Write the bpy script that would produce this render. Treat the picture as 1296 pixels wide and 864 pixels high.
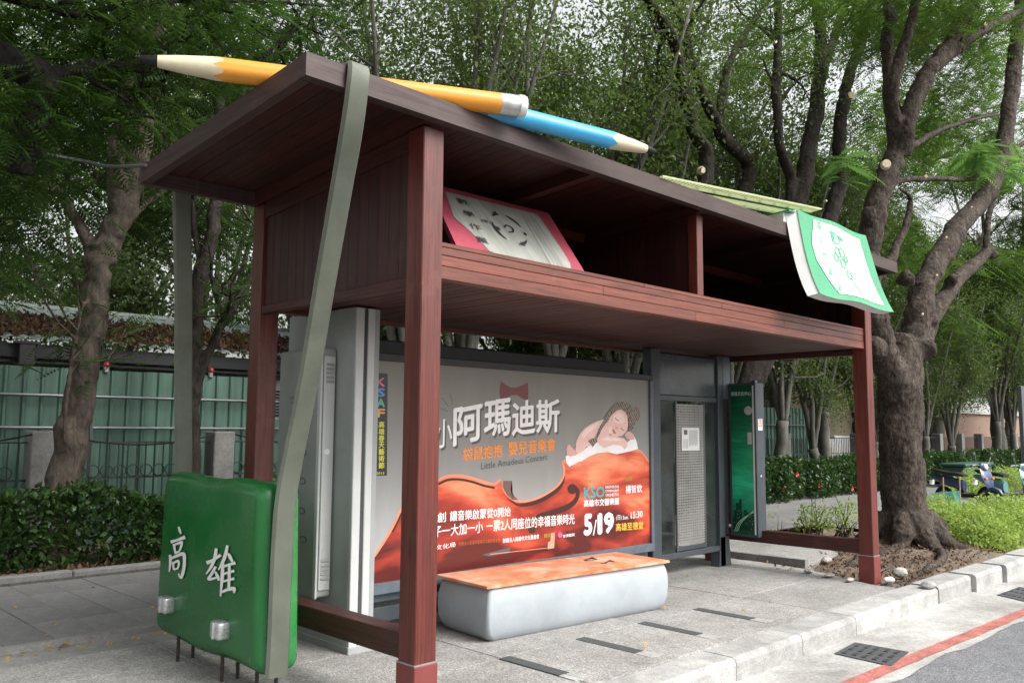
import bpy, bmesh, math, random
import numpy as np
from mathutils import Vector, Matrix

# ------------------------------------------------------------------ camera, sky, sun, exposure
SC = bpy.context.scene
for _o in list(bpy.data.objects):
    bpy.data.objects.remove(_o)
COL = SC.collection
F, YAW, PITCH, ROLL = 1077.28, -0.7775, 0.1019, 0.0072
CAM = np.array([-3.0777, -3.8858, 1.6])
_fw = np.array([-math.sin(YAW) * math.cos(PITCH), math.cos(YAW) * math.cos(PITCH), math.sin(PITCH)])
_r = np.array([math.cos(YAW), math.sin(YAW), 0.0]); _u = np.cross(_r, _fw)
_r, _u = math.cos(ROLL) * _r + math.sin(ROLL) * _u, -math.sin(ROLL) * _r + math.cos(ROLL) * _u
cam = bpy.data.cameras.new("camera"); cam.sensor_width = 36.0; cam.lens = F / 1296 * 36
cam.clip_start = 0.05; cam.clip_end = 1200
camo = bpy.data.objects.new("camera", cam); COL.objects.link(camo)
camo.matrix_world = Matrix(((_r[0], _u[0], -_fw[0], CAM[0]), (_r[1], _u[1], -_fw[1], CAM[1]),
                            (_r[2], _u[2], -_fw[2], CAM[2]), (0, 0, 0, 1)))
SC.camera = camo

SUN_EL, SUN_AZ = math.radians(47), math.radians(158)      # azimuth from +Y towards +X
world = bpy.data.worlds.new("World"); SC.world = world; world.use_nodes = True
wn = world.node_tree; wn.nodes.clear()
sky = wn.nodes.new("ShaderNodeTexSky"); sky.sky_type = 'NISHITA'; sky.sun_disc = False
sky.sun_elevation = SUN_EL; sky.sun_rotation = SUN_AZ; sky.dust_density = 6.0; sky.air_density = 1.2
hs = wn.nodes.new("ShaderNodeHueSaturation"); hs.inputs["Saturation"].default_value = 0.14
bg = wn.nodes.new("ShaderNodeBackground"); bg.inputs[1].default_value = 0.15
wo = wn.nodes.new("ShaderNodeOutputWorld")
wn.links.new(sky.outputs[0], hs.inputs["Color"]); wn.links.new(hs.outputs[0], bg.inputs[0]); wn.links.new(bg.outputs[0], wo.inputs[0])
sun = bpy.data.lights.new("sun", 'SUN'); sun.energy = 0.95; sun.angle = math.radians(34); sun.color = (1.0, 0.965, 0.92)
suno = bpy.data.objects.new("sun", sun); COL.objects.link(suno)
_sd = Vector((math.sin(SUN_AZ) * math.cos(SUN_EL), math.cos(SUN_AZ) * math.cos(SUN_EL), math.sin(SUN_EL)))
suno.rotation_euler = (-_sd).to_track_quat('-Z', 'Y').to_euler()
SC.view_settings.view_transform = 'Standard'; SC.view_settings.look = 'None'
SC.view_settings.gamma = 1.0; SC.view_settings.use_curve_mapping = False
SC.view_settings.exposure = 1.12
SC.render.engine = 'CYCLES'
SC.cycles.use_denoising = True
SC.cycles.max_bounces = 6; SC.cycles.diffuse_bounces = 4; SC.cycles.glossy_bounces = 3
SC.cycles.transmission_bounces = 4; SC.cycles.transparent_max_bounces = 12
SC.cycles.caustics_reflective = False; SC.cycles.caustics_refractive = False

# ------------------------------------------------------------------ pixel helpers (a pixel gives a direction, a plane the distance)
def ray(x, y):
    return _fw + _r * ((x - 648) / F) + _u * ((432 - y) / F)
def at_y(x, y, Y):
    v = ray(x, y); return CAM + v * ((Y - CAM[1]) / v[1])
def at_x(x, y, X):
    v = ray(x, y); return CAM + v * ((X - CAM[0]) / v[0])
def at_z(x, y, Z=0.0):
    v = ray(x, y); return CAM + v * ((Z - CAM[2]) / v[2])

# ------------------------------------------------------------------ object helpers
def thing(name, label, cat, loc=(0, 0, 0), group=None):
    o = bpy.data.objects.new(name, None); COL.objects.link(o); o.location = loc
    o.empty_display_size = 0.2
    o["label"] = label; o["category"] = cat
    if group: o["group"] = group
    return o
def tag(o, label, cat, group=None):
    o["label"] = label; o["category"] = cat
    if group: o["group"] = group
    return o
def kind(o, k, label=None):
    o["kind"] = k
    if label: o["label"] = label
    return o
def wloc(o):
    m = Matrix.Identity(4)
    chain = []
    while o is not None:
        chain.append(o); o = o.parent
    for c in reversed(chain):
        m = m @ c.matrix_parent_inverse @ c.matrix_basis
    return m
def link(name, me, mat=None, parent=None, smooth=False):
    if mat is not None and len(me.materials) == 0:
        me.materials.append(mat)
    if smooth:
        me.polygons.foreach_set("use_smooth", [True] * len(me.polygons))
    o = bpy.data.objects.new(name, me); COL.objects.link(o)
    if parent is not None:
        o.parent = parent
        o.matrix_parent_inverse = wloc(parent).inverted()
    return o

class MB:
    def __init__(s): s.v = []; s.f = []
    def add(s, vs, fs):
        b = len(s.v); s.v.extend([tuple(map(float, p)) for p in vs]); s.f.extend([tuple(i + b for i in f) for f in fs]); return s
    def box(s, lo, hi):
        x0, y0, z0 = lo; x1, y1, z1 = hi
        return s.add([(x0, y0, z0), (x1, y0, z0), (x1, y1, z0), (x0, y1, z0), (x0, y0, z1), (x1, y0, z1), (x1, y1, z1), (x0, y1, z1)],
                     [(0, 3, 2, 1), (4, 5, 6, 7), (0, 1, 5, 4), (1, 2, 6, 5), (2, 3, 7, 6), (3, 0, 4, 7)])
    def hexa(s, pts):   # 4 bottom (ccw) + 4 top
        return s.add(pts, [(0, 3, 2, 1), (4, 5, 6, 7), (0, 1, 5, 4), (1, 2, 6, 5), (2, 3, 7, 6), (3, 0, 4, 7)])
    def cbox(s, lo, hi, c=0.006):   # box with chamfered edges
        lo = np.array(lo, float); hi = np.array(hi, float); c = min(c, 0.45 * (hi - lo).min())
        bm = bmesh.new(); bmesh.ops.create_cube(bm, size=1.0)
        for v in bm.verts:
            v.co = Vector(((lo + hi) / 2 + np.array(v.co) * (hi - lo)))
        bmesh.ops.bevel(bm, geom=bm.edges[:], offset=c, segments=1, affect='EDGES', profile=0.5)
        bm.verts.index_update()
        s.add([v.co for v in bm.verts], [[v.index for v in f.verts] for f in bm.faces]); bm.free(); return s
    def prism(s, poly, axis, a, b):  # 2-D polygon extruded along an axis
        n = len(poly)
        def P(q, t):
            return {'x': (t, q[0], q[1]), 'y': (q[0], t, q[1]), 'z': (q[0], q[1], t)}[axis]
        return s.add([P(q, a) for q in poly] + [P(q, b) for q in poly],
                     [tuple(range(n)), tuple(range(2 * n - 1, n - 1, -1))] + [(i, n + i, n + (i + 1) % n, (i + 1) % n) for i in range(n)])
    def tube(s, pts, rad, sides=8, rough=0.0, seed=0, cap=True):
        P = np.array(pts, float); n = len(P)
        rad = np.full(n, rad, float) if np.isscalar(rad) else np.array(rad, float)
        T = np.gradient(P, axis=0); T /= np.linalg.norm(T, axis=1)[:, None] + 1e-12
        ref = np.array([1.0, 0.13, 0.07]) if abs(T[0][0]) < 0.8 else np.array([0.1, 1.0, 0.05])
        a = np.cross(T[0], ref); a /= np.linalg.norm(a)
        vs = []; rs = np.random.RandomState(seed); ph = rs.rand(6) * 6.28
        ang = np.arange(sides) * 2 * np.pi / sides
        for i in range(n):
            a = a - T[i] * (a @ T[i]); a /= np.linalg.norm(a) + 1e-12
            b = np.cross(T[i], a)
            k = np.ones(sides)
            if rough > 0:
                k += rough * (np.sin(2 * ang + ph[0] + i * .7) * .5 + np.sin(3 * ang + ph[1] - i * .9) * .4 + (rs.rand(sides) - .5) * .8)
            ring = P[i] + (np.cos(ang) * rad[i] * k)[:, None] * a + (np.sin(ang) * rad[i] * k)[:, None] * b
            vs.extend(ring)
        fs = []
        for i in range(n - 1):
            for j in range(sides):
                k2 = (j + 1) % sides
                fs.append((i * sides + j, i * sides + k2, (i + 1) * sides + k2, (i + 1) * sides + j))
        if cap:
            fs.append(tuple(range(sides - 1, -1, -1))); fs.append(tuple((n - 1) * sides + j for j in range(sides)))
        return s.add(vs, fs)
    def lathe(s, origin, axis, prof, sides=16):   # prof: [(t along axis, r)]
        o = np.array(origin, float); ax = np.array(axis, float); ax /= np.linalg.norm(ax)
        return s.tube([o + ax * t for t, _ in prof], [r for _, r in prof], sides)
    def mesh(s, name="mesh"):
        me = bpy.data.meshes.new(name); me.from_pydata(s.v, [], s.f); me.update(); return me
    def build(s, name, mat, parent=None, smooth=False):
        return link(name, s.mesh(name), mat, parent, smooth)

def copy_part(src, name, parent, loc):
    o = src.copy(); o.name = name; COL.objects.link(o); o.parent = parent
    o.matrix_parent_inverse = wloc(parent).inverted() if parent else Matrix.Identity(4)
    o.location = loc; return o

def smooth_angle(o, deg=35):
    me = o.data
    me.polygons.foreach_set("use_smooth", [True] * len(me.polygons))
    try:
        me.set_sharp_from_angle(angle=math.radians(deg))
    except Exception:
        pass
    return o

# ------------------------------------------------------------------ materials
def _nodes(name):
    m = bpy.data.materials.new(name); m.use_nodes = True
    nt = m.node_tree; b = nt.nodes["Principled BSDF"]
    return m, nt, b
def N(nt, t, **kw):
    n = nt.nodes.new(t)
    for k, v in kw.items(): setattr(n, k, v)
    return n
def ramp(nt, stops):
    r = N(nt, "ShaderNodeValToRGB"); e = r.color_ramp.elements
    while len(e) < len(stops): e.new(0.5)
    for i, (p, c) in enumerate(stops):
        e[i].position = p; e[i].color = (c[0], c[1], c[2], 1)
    return r
def coords(nt, scale=(1, 1, 1), rot=(0, 0, 0)):
    t = N(nt, "ShaderNodeTexCoord"); m = N(nt, "ShaderNodeMapping"); m.inputs["Scale"].default_value = scale; m.inputs["Rotation"].default_value = rot
    nt.links.new(t.outputs["Object"], m.inputs["Vector"]); return m.outputs[0]
def noise(nt, vec, scale, detail=4, rough=0.6, dist=0.0):
    n = N(nt, "ShaderNodeTexNoise"); n.inputs["Scale"].default_value = scale; n.inputs["Detail"].default_value = detail
    n.inputs["Roughness"].default_value = rough; n.inputs["Distortion"].default_value = dist
    nt.links.new(vec, n.inputs["Vector"]); return n.outputs[0]
def mix(nt, fac, a, b, blend='MIX'):
    m = N(nt, "ShaderNodeMix", data_type='RGBA', blend_type=blend)
    if isinstance(fac, float): m.inputs[0].default_value = fac
    else: nt.links.new(fac, m.inputs[0])
    for i, c in ((6, a), (7, b)):
        if isinstance(c, tuple): m.inputs[i].default_value = (*c, 1)
        else: nt.links.new(c, m.inputs[i])
    return m.outputs[2]
def bump(nt, b, h, strength=0.3, dist=0.01):
    n = N(nt, "ShaderNodeBump"); n.inputs["Strength"].default_value = strength; n.inputs["Distance"].default_value = dist
    nt.links.new(h, n.inputs["Height"]); nt.links.new(n.outputs[0], b.inputs["Normal"])
def maprange(nt, v, a, b, c, d):
    n = N(nt, "ShaderNodeMapRange"); n.inputs[1].default_value = a; n.inputs[2].default_value = b; n.inputs[3].default_value = c; n.inputs[4].default_value = d
    nt.links.new(v, n.inputs[0]); return n.outputs[0]

def paint(name, c, rough=0.5, var=0.18, scale=6.0, metallic=0.0, spec=0.5, bumpy=0.0, dirt=0.0, fine=60.0, dirtcol=(0.05, 0.045, 0.04)):
    m, nt, b = _nodes(name); v = coords(nt)
    n1 = noise(nt, v, scale, 6, 0.65)
    lo = tuple(x * (1 - var) for x in c); hi = tuple(min(1, x * (1 + var)) for x in c)
    r = ramp(nt, [(0.3, lo), (0.7, hi)]); nt.links.new(n1, r.inputs[0]); col = r.outputs[0]
    if dirt > 0:
        n2 = noise(nt, v, scale * 2.7, 8, 0.75)
        r2 = ramp(nt, [(0.55, (0, 0, 0)), (0.78, (dirt,) * 3)]); nt.links.new(n2, r2.inputs[0])
        col = mix(nt, r2.outputs[0], col, dirtcol)
    nt.links.new(col, b.inputs["Base Color"])
    n3 = noise(nt, v, fine, 4, 0.6)
    nt.links.new(maprange(nt, n3, 0.3, 0.7, max(0.05, rough - 0.1), min(1, rough + 0.12)), b.inputs["Roughness"])
    b.inputs["Metallic"].default_value = metallic
    if "Specular IOR Level" in b.inputs: b.inputs["Specular IOR Level"].default_value = spec
    if bumpy > 0: bump(nt, b, n3, bumpy, 0.004)
    return m

def flat(name, c, rough=0.55):
    m, nt, b = _nodes(name); v = coords(nt)
    n1 = noise(nt, v, 9.0, 3, 0.5)
    r = ramp(nt, [(0.3, tuple(x * 0.93 for x in c)), (0.7, tuple(min(1, x * 1.05) for x in c))]); nt.links.new(n1, r.inputs[0])
    nt.links.new(r.outputs[0], b.inputs["Base Color"]); b.inputs["Roughness"].default_value = rough
    return m

def wood(name, axis, dark, light, rough=0.42, wear=0.25, wearcol=(0.25, 0.13, 0.11)):
    m, nt, b = _nodes(name)
    sc = {'x': (0.9, 14, 14), 'y': (14, 0.9, 14), 'z': (14, 14, 0.9)}[axis]
    oi = N(nt, "ShaderNodeObjectInfo")
    t = N(nt, "ShaderNodeTexCoord"); add = N(nt, "ShaderNodeVectorMath", operation='ADD')
    mul = N(nt, "ShaderNodeVectorMath", operation='SCALE'); mul.inputs[0].default_value = (7.0, 11.0, 5.0)
    nt.links.new(oi.outputs["Random"], mul.inputs["Scale"])
    nt.links.new(t.outputs["Object"], add.inputs[0]); nt.links.new(mul.outputs[0], add.inputs[1])
    mp = N(nt, "ShaderNodeMapping"); mp.inputs["Scale"].default_value = sc; nt.links.new(add.outputs[0], mp.inputs["Vector"])
    v = mp.outputs[0]
    n1 = noise(nt, v, 1.3, 8, 0.7, 1.2)
    r = ramp(nt, [(0.28, dark), (0.52, tuple((a + c) / 2 for a, c in zip(dark, light))), (0.75, light)]); nt.links.new(n1, r.inputs[0])
    # grain lines
    w = N(nt, "ShaderNodeTexWave"); w.wave_type = 'RINGS'; w.rings_direction = {'x': 'X', 'y': 'Y', 'z': 'Z'}[axis]
    w.inputs["Scale"].default_value = 1.6; w.inputs["Distortion"].default_value = 5.0; w.inputs["Detail"].default_value = 3
    w.inputs["Detail Scale"].default_value = 1.5
    nt.links.new(v, w.inputs["Vector"])
    rw = ramp(nt, [(0.0, (0.55,) * 3), (0.35, (1,) * 3)]); nt.links.new(w.outputs["Fac"], rw.inputs[0])
    col = mix(nt, 0.6, r.outputs[0], rw.outputs[0], 'MULTIPLY')
    # knots
    mk = N(nt, "ShaderNodeMapping"); mk.inputs["Scale"].default_value = {'x': (1.6, 6, 6), 'y': (6, 1.6, 6), 'z': (6, 6, 1.6)}[axis]
    nt.links.new(add.outputs[0], mk.inputs["Vector"])
    vo = N(nt, "ShaderNodeTexVoronoi"); vo.inputs["Scale"].default_value = 1.0; nt.links.new(mk.outputs[0], vo.inputs["Vector"])
    rk = ramp(nt, [(0.04, (0.35,) * 3), (0.16, (1,) * 3)]); nt.links.new(vo.outputs["Distance"], rk.inputs[0])
    col = mix(nt, 0.8, col, rk.outputs[0], 'MULTIPLY')
    # worn varnish
    n2 = noise(nt, coords(nt), 3.5, 8, 0.72)
    r2 = ramp(nt, [(0.56, (0, 0, 0)), (0.74, (wear,) * 3)]); nt.links.new(n2, r2.inputs[0])
    col = mix(nt, r2.outputs[0], col, wearcol)
    hv = N(nt, "ShaderNodeHueSaturation"); nt.links.new(maprange(nt, oi.outputs["Random"], 0, 1, 0.78, 1.22), hv.inputs["Value"])
    nt.links.new(col, hv.inputs["Color"]); nt.links.new(hv.outputs[0], b.inputs["Base Color"])
    nt.links.new(maprange(nt, n1, 0.3, 0.7, rough + 0.1, rough - 0.05), b.inputs["Roughness"])
    bump(nt, b, n1, 0.25, 0.004)
    return m

def leafmat(name, dark, light, trans=0.35, rough=0.5, tcol=None, nscale=0.9):
    m, nt, b = _nodes(name)
    at = N(nt, "ShaderNodeAttribute"); at.attribute_name = "tone"
    n1 = noise(nt, coords(nt), nscale, 2, 0.5)
    s = N(nt, "ShaderNodeMath", operation='MULTIPLY_ADD'); s.inputs[1].default_value = 0.6
    nt.links.new(at.outputs["Fac"], s.inputs[0])
    nt.links.new(maprange(nt, n1, 0.3, 0.7, 0.0, 0.4), s.inputs[2])
    r = ramp(nt, [(0.0, dark), (1.0, light)]); nt.links.new(s.outputs[0], r.inputs[0])
    nt.links.new(r.outputs[0], b.inputs["Base Color"]); b.inputs["Roughness"].default_value = rough
    b.inputs["Specular IOR Level"].default_value = 0.3
    tr = N(nt, "ShaderNodeBsdfTranslucent")
    tc = mix(nt, 0.6, r.outputs[0], tcol if tcol else tuple(min(1, x * 1.6) for x in light))
    nt.links.new(tc, tr.inputs["Color"])
    ms = N(nt, "ShaderNodeMixShader"); ms.inputs[0].default_value = trans
    nt.links.new(b.outputs[0], ms.inputs[1]); nt.links.new(tr.outputs[0], ms.inputs[2])
    nt.links.new(ms.outputs[0], nt.nodes["Material Output"].inputs["Surface"])
    return m

def bark(name, dark, mid, light, scale=9.0, strength=0.8, fiss=0.55):
    m, nt, b = _nodes(name); v = coords(nt, (1, 1, 0.35))
    n1 = noise(nt, v, scale, 9, 0.75, 0.6); n2 = noise(nt, coords(nt), 1.7, 6, 0.7)
    r = ramp(nt, [(0.3, dark), (0.5, mid), (0.68, light)]); nt.links.new(n1, r.inputs[0])
    r2 = ramp(nt, [(0.35, tuple(x * 0.55 for x in mid)), (0.7, tuple(min(1, x * 1.5) for x in mid))]); nt.links.new(n2, r2.inputs[0])
    col = mix(nt, 0.45, r.outputs[0], r2.outputs[0])
    vo = N(nt, "ShaderNodeTexVoronoi"); vo.feature = 'DISTANCE_TO_EDGE'; vo.inputs["Scale"].default_value = scale * 1.5
    dv = N(nt, "ShaderNodeVectorMath", operation='ADD'); nv = N(nt, "ShaderNodeTexNoise"); nv.inputs["Scale"].default_value = scale; nt.links.new(v, nv.inputs["Vector"])
    sv = N(nt, "ShaderNodeVectorMath", operation='SCALE'); sv.inputs["Scale"].default_value = .25; nt.links.new(nv.outputs["Color"], sv.inputs[0]); nt.links.new(v, dv.inputs[0]); nt.links.new(sv.outputs[0], dv.inputs[1]); nt.links.new(dv.outputs[0], vo.inputs["Vector"])
    rc = ramp(nt, [(0.0, (1 - fiss,) * 3), (0.10, (1,) * 3)]); nt.links.new(vo.outputs["Distance"], rc.inputs[0])
    col = mix(nt, 1.0, col, rc.outputs[0], 'MULTIPLY')
    n4 = noise(nt, coords(nt), 6.0, 5, .7); r4 = ramp(nt, [(0.62, (0, 0, 0)), (0.70, (.5,) * 3)]); nt.links.new(n4, r4.inputs[0])
    col = mix(nt, r4.outputs[0], col, tuple(min(1, a * k) for a, k in zip(light, (1.0, .85, .72))))
    nt.links.new(col, b.inputs["Base Color"])
    b.inputs["Roughness"].default_value = 0.9; b.inputs["Specular IOR Level"].default_value = 0.2
    bump(nt, b, n1, strength, 0.03); return m

def concrete(name, c, speck=0.25, sp_scale=140.0, stain=0.4, rough=0.9, bumps=0.35, stainscale=1.3):
    m, nt, b = _nodes(name); v = coords(nt)
    vo = N(nt, "ShaderNodeTexVoronoi"); vo.inputs["Scale"].default_value = sp_scale; nt.links.new(v, vo.inputs["Vector"])
    r = ramp(nt, [(0.0, tuple(x * (1 - speck) for x in c)), (0.5, c), (1.0, tuple(min(1, x * (1 + speck * 1.3)) for x in c))])
    sep = N(nt, "ShaderNodeSeparateColor"); nt.links.new(vo.outputs["Color"], sep.inputs[0]); nt.links.new(sep.outputs[0], r.inputs[0])
    n1 = noise(nt, v, stainscale, 10, 0.72)
    r1 = ramp(nt, [(0.3, (1 - stain,) * 3), (0.65, (1.0,) * 3)]); nt.links.new(n1, r1.inputs[0])
    col = mix(nt, 1.0, r.outputs[0], r1.outputs[0], 'MULTIPLY')
    n2 = noise(nt, v, 9.0, 8, 0.7); r2 = ramp(nt, [(0.35, (0.82,) * 3), (0.7, (1.06,) * 3)]); nt.links.new(n2, r2.inputs[0])
    col = mix(nt, 1.0, col, r2.outputs[0], 'MULTIPLY')
    oi = N(nt, "ShaderNodeObjectInfo"); hv = N(nt, "ShaderNodeHueSaturation")
    nt.links.new(maprange(nt, oi.outputs["Random"], 0, 1, 0.9, 1.1), hv.inputs["Value"]); nt.links.new(col, hv.inputs["Color"])
    nt.links.new(hv.outputs[0], b.inputs["Base Color"]); b.inputs["Roughness"].default_value = rough
    bump(nt, b, vo.outputs["Distance"], bumps, 0.006); return m

M = {}
RED_SHADE_D, RED_SHADE_L = (0.022, 0.0045, 0.003), (0.072, 0.016, 0.011)  # red stain with the shade under roof and shelf put into the colour
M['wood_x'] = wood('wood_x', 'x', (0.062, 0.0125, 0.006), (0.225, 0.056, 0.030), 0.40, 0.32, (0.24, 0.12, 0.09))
M['wood_y_shade'] = wood('wood_y_shade', 'y', RED_SHADE_D, RED_SHADE_L, 0.5, 0.15)  # darkened copy of the stain: roof underside and soffit shade is in its colour
M['wood_in_shade'] = wood('wood_in_shade', 'z', (0.020, 0.0042, 0.0032), (0.06, 0.013, 0.0095), 0.5, 0.10)  # same stain, colour darkened to carry the shade inside the shelf
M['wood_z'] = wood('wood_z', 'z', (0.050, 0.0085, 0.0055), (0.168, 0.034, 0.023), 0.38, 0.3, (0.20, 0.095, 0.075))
M['wood_roof'] = wood('wood_roof', 'x', (0.042, 0.021, 0.018), (0.085, 0.050, 0.045), 0.6, 0.3, (0.115, 0.09, 0.083))
M['wood_roof_y'] = wood('wood_roof_y', 'y', (0.032, 0.014, 0.012), (0.062, 0.034, 0.030), 0.6, 0.3, (0.085, 0.065, 0.06))
M['sleeve'] = paint('sleeve', (0.17, 0.035, 0.03), 0.5, 0.15, 5, dirt=0.25)
M['solder'] = paint('solder', (0.35, 0.35, 0.36), 0.4, 0.2, 20, metallic=0.6)
M['steel_dark'] = paint('steel_dark', (0.052, 0.062, 0.072), 0.42, 0.15, 8, spec=0.5, dirt=0.25, dirtcol=(0.12, 0.115, 0.11))
M['frame_blue'] = paint('frame_blue', (0.10, 0.125, 0.15), 0.45, 0.2, 8, dirt=0.4, dirtcol=(0.18, 0.18, 0.18))
M['hood_dark'] = paint('hood_dark', (0.028, 0.03, 0.034), 0.5, 0.2, 6, dirt=0.2, dirtcol=(0.09, 0.09, 0.09))
M['cab_grey'] = paint('cab_grey', (0.30, 0.315, 0.31), 0.5, 0.1, 3, dirt=0.2, dirtcol=(0.15, 0.15, 0.145))
M['cab_white'] = paint('cab_white', (0.50, 0.51, 0.50), 0.45, 0.06, 4, dirt=0.12, dirtcol=(0.25, 0.25, 0.24))
M['seam'] = paint('seam', (0.05, 0.05, 0.052), 0.7, 0.2, 8)
M['bag_green'] = paint('bag_green', (0.012, 0.12, 0.028), 0.24, 0.16, 2.2, spec=0.5, dirt=0.10, dirtcol=(0.03, 0.12, 0.04), fine=5)
M['bag_side'] = paint('bag_side', (0.03, 0.22, 0.055), 0.28, 0.14, 4, spec=0.5, dirt=0.10, dirtcol=(0.07, 0.25, 0.09), fine=5)
M['strap'] = paint('strap', (0.108, 0.120, 0.092), 0.6, 0.18, 4, dirt=0.35, dirtcol=(0.17, 0.18, 0.15), bumpy=.15, fine=90)
M['strap_edge'] = paint('strap_edge', (0.18, 0.19, 0.16), 0.55, 0.25, 9, dirt=0.3, dirtcol=(0.1, 0.1, 0.09))
M['buckle'] = paint('buckle', (0.55, 0.58, 0.58), 0.3, 0.15, 20, metallic=0.7, dirt=0.3, dirtcol=(0.25, 0.22, 0.18))
M['white_paint'] = flat('white_paint', (0.78, 0.78, 0.76), 0.5)
M['rebar'] = paint('rebar', (0.05, 0.038, 0.032), 0.75, 0.3, 30, metallic=0.4)
M['bench_base'] = paint('bench_base', (0.33, 0.36, 0.385), 0.6, 0.12, 2.5, spec=0.35, bumpy=0.25, dirt=0.35, dirtcol=(0.22, 0.22, 0.22), fine=45)
M['p_yellow'] = paint('p_yellow', (0.68, 0.28, 0.03), 0.35, 0.08, 5, dirt=0.1, dirtcol=(0.35, 0.15, 0.03))
M['p_blue'] = paint('p_blue', (0.045, 0.34, 0.60), 0.35, 0.1, 5, dirt=0.1, dirtcol=(0.04, 0.2, 0.35))
M['p_cream'] = paint('p_cream', (0.58, 0.52, 0.36), 0.5, 0.08, 9, dirt=0.15, dirtcol=(0.3, 0.27, 0.18))
M['p_lead'] = paint('p_lead', (0.008, 0.008, 0.009), 0.5, 0.2, 12, spec=0.25)
M['p_metal'] = paint('p_metal', (0.5, 0.5, 0.5), 0.35, 0.12, 15, metallic=0.6)
M['p_eraser'] = paint('p_eraser', (0.7, 0.69, 0.66), 0.6, 0.08, 10)
M['leadgrey'] = paint('leadgrey', (0.055, 0.06, 0.062), 0.8, 0.25, 25, dirt=0.4, dirtcol=(0.16, 0.155, 0.15))
M['agg'] = concrete('agg', (0.33, 0.322, 0.305), 0.36, 110.0, 0.45, 0.92, 0.4, 1.3)
M['smooth_cement'] = concrete('smooth_cement', (0.26, 0.255, 0.245), 0.10, 60.0, 0.4, 0.9, 0.1)
M['paver'] = concrete('paver', (0.21, 0.206, 0.202), 0.16, 120.0, 0.35, 0.85, 0.2)
M['joint'] = concrete('joint', (0.12, 0.115, 0.105), 0.3, 80.0, 0.4, 0.95, 0.3)
M['curb'] = concrete('curb', (0.43, 0.425, 0.41), 0.16, 130.0, 0.48, 0.85, 0.3, 2.6)
M['gutter'] = concrete('gutter', (0.46, 0.452, 0.43), 0.14, 70.0, 0.62, 0.85, 0.2, 1.1)
M['asphalt'] = concrete('asphalt', (0.19, 0.195, 0.205), 0.5, 120.0, 0.3, 0.9, 0.5)
M['redline'] = concrete('redline', (0.50, 0.17, 0.14), 0.2, 60.0, 0.6, 0.75, 0.2, 5.0)
M['soil'] = concrete('soil', (0.19, 0.145, 0.108), 0.5, 60.0, 0.5, 1.0, 0.8, 2.5)
M['pillar'] = concrete('pillar', (0.24, 0.235, 0.22), 0.1, 60.0, 0.45, 0.9, 0.15, 1.5)
m, nt, b = _nodes('hoard'); n1 = noise(nt, coords(nt), 1.6, 5); r = ramp(nt, [(.3, (.062, .132, .098)), (.7, (.095, .185, .142))]); nt.links.new(n1, r.inputs[0])
n2 = noise(nt, coords(nt, (9, 9, .5)), 1.0, 6, .7); r2 = ramp(nt, [(.35, (.62,) * 3), (.62, (1.05,) * 3)]); nt.links.new(n2, r2.inputs[0])
oi = N(nt, "ShaderNodeObjectInfo"); hv = N(nt, "ShaderNodeHueSaturation"); nt.links.new(maprange(nt, oi.outputs["Random"], 0, 1, .85, 1.12), hv.inputs["Value"])
nt.links.new(mix(nt, 1.0, r.outputs[0], r2.outputs[0], 'MULTIPLY'), hv.inputs["Color"]); nt.links.new(hv.outputs[0], b.inputs["Base Color"]); b.inputs["Roughness"].default_value = .5; M['hoard'] = m
M['pipe'] = paint('pipe', (0.13, 0.14, 0.145), 0.45, 0.15, 15, metallic=0.5)
M['iron'] = paint('iron', (0.018, 0.024, 0.022), 0.55, 0.3, 15)
M['bld_white'] = paint('bld_white', (0.42, 0.425, 0.41), 0.8, 0.12, 2, dirt=0.3, dirtcol=(0.2, 0.2, 0.19))
M['bld_beige'] = paint('bld_beige', (0.52, 0.46, 0.34), 0.85, 0.1, 1.5, dirt=0.2, dirtcol=(0.3, 0.27, 0.2))
M['bld_pink'] = paint('bld_pink', (0.26, 0.17, 0.13), 0.8, 0.1, 3)
M['roof_tin'] = paint('roof_tin', (0.30, 0.345, 0.325), 0.45, 0.15, 3, dirt=0.4, dirtcol=(0.15, 0.11, 0.08))
M['dark'] = paint('dark', (0.02, 0.021, 0.023), 0.6, 0.2, 9)
M['black_plastic'] = paint('black_plastic', (0.014, 0.014, 0.015), 0.4, 0.2, 12)
M['lamp_red'] = paint('lamp_red', (0.20, 0.012, 0.010), 0.3, 0.1, 20)
M['bark_dark'] = bark('bark_dark', (0.012, 0.010, 0.009), (0.036, 0.030, 0.025), (0.095, 0.078, 0.064), 9.0, 1.0)
M['bark_brown'] = bark('bark_brown', (0.028, 0.023, 0.019), (0.080, 0.065, 0.052), (0.17, 0.137, 0.108), 7.0, .8, .35)
M['bark_street'] = bark('bark_street', (0.018, 0.014, 0.012), (0.072, 0.057, 0.047), (0.20, 0.16, 0.128), 11.0, 1.0, 0.7)
M['bark_grey'] = bark('bark_grey', (0.055, 0.051, 0.045), (0.12, 0.114, 0.10), (0.20, 0.19, 0.168), 5.0, 0.5, 0.2)
M['bark_black'] = bark('bark_black', (0.006, 0.005, 0.005), (0.014, 0.012, 0.011), (0.03, 0.026, 0.022), 10.0, 0.9)
M['cutwood'] = paint('cutwood', (0.72, 0.60, 0.42), 0.8, 0.15, 25)
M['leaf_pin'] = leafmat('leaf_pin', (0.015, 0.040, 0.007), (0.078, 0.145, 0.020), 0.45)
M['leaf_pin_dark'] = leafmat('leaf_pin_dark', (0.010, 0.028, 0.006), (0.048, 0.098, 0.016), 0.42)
M['leaf_pin_light'] = leafmat('leaf_pin_light', (0.06, 0.15, 0.03), (0.17, 0.32, 0.07), 0.45)
M['leaf_fic'] = leafmat('leaf_fic', (0.024, 0.052, 0.010), (0.105, 0.160, 0.034), 0.45, 0.42)
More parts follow.
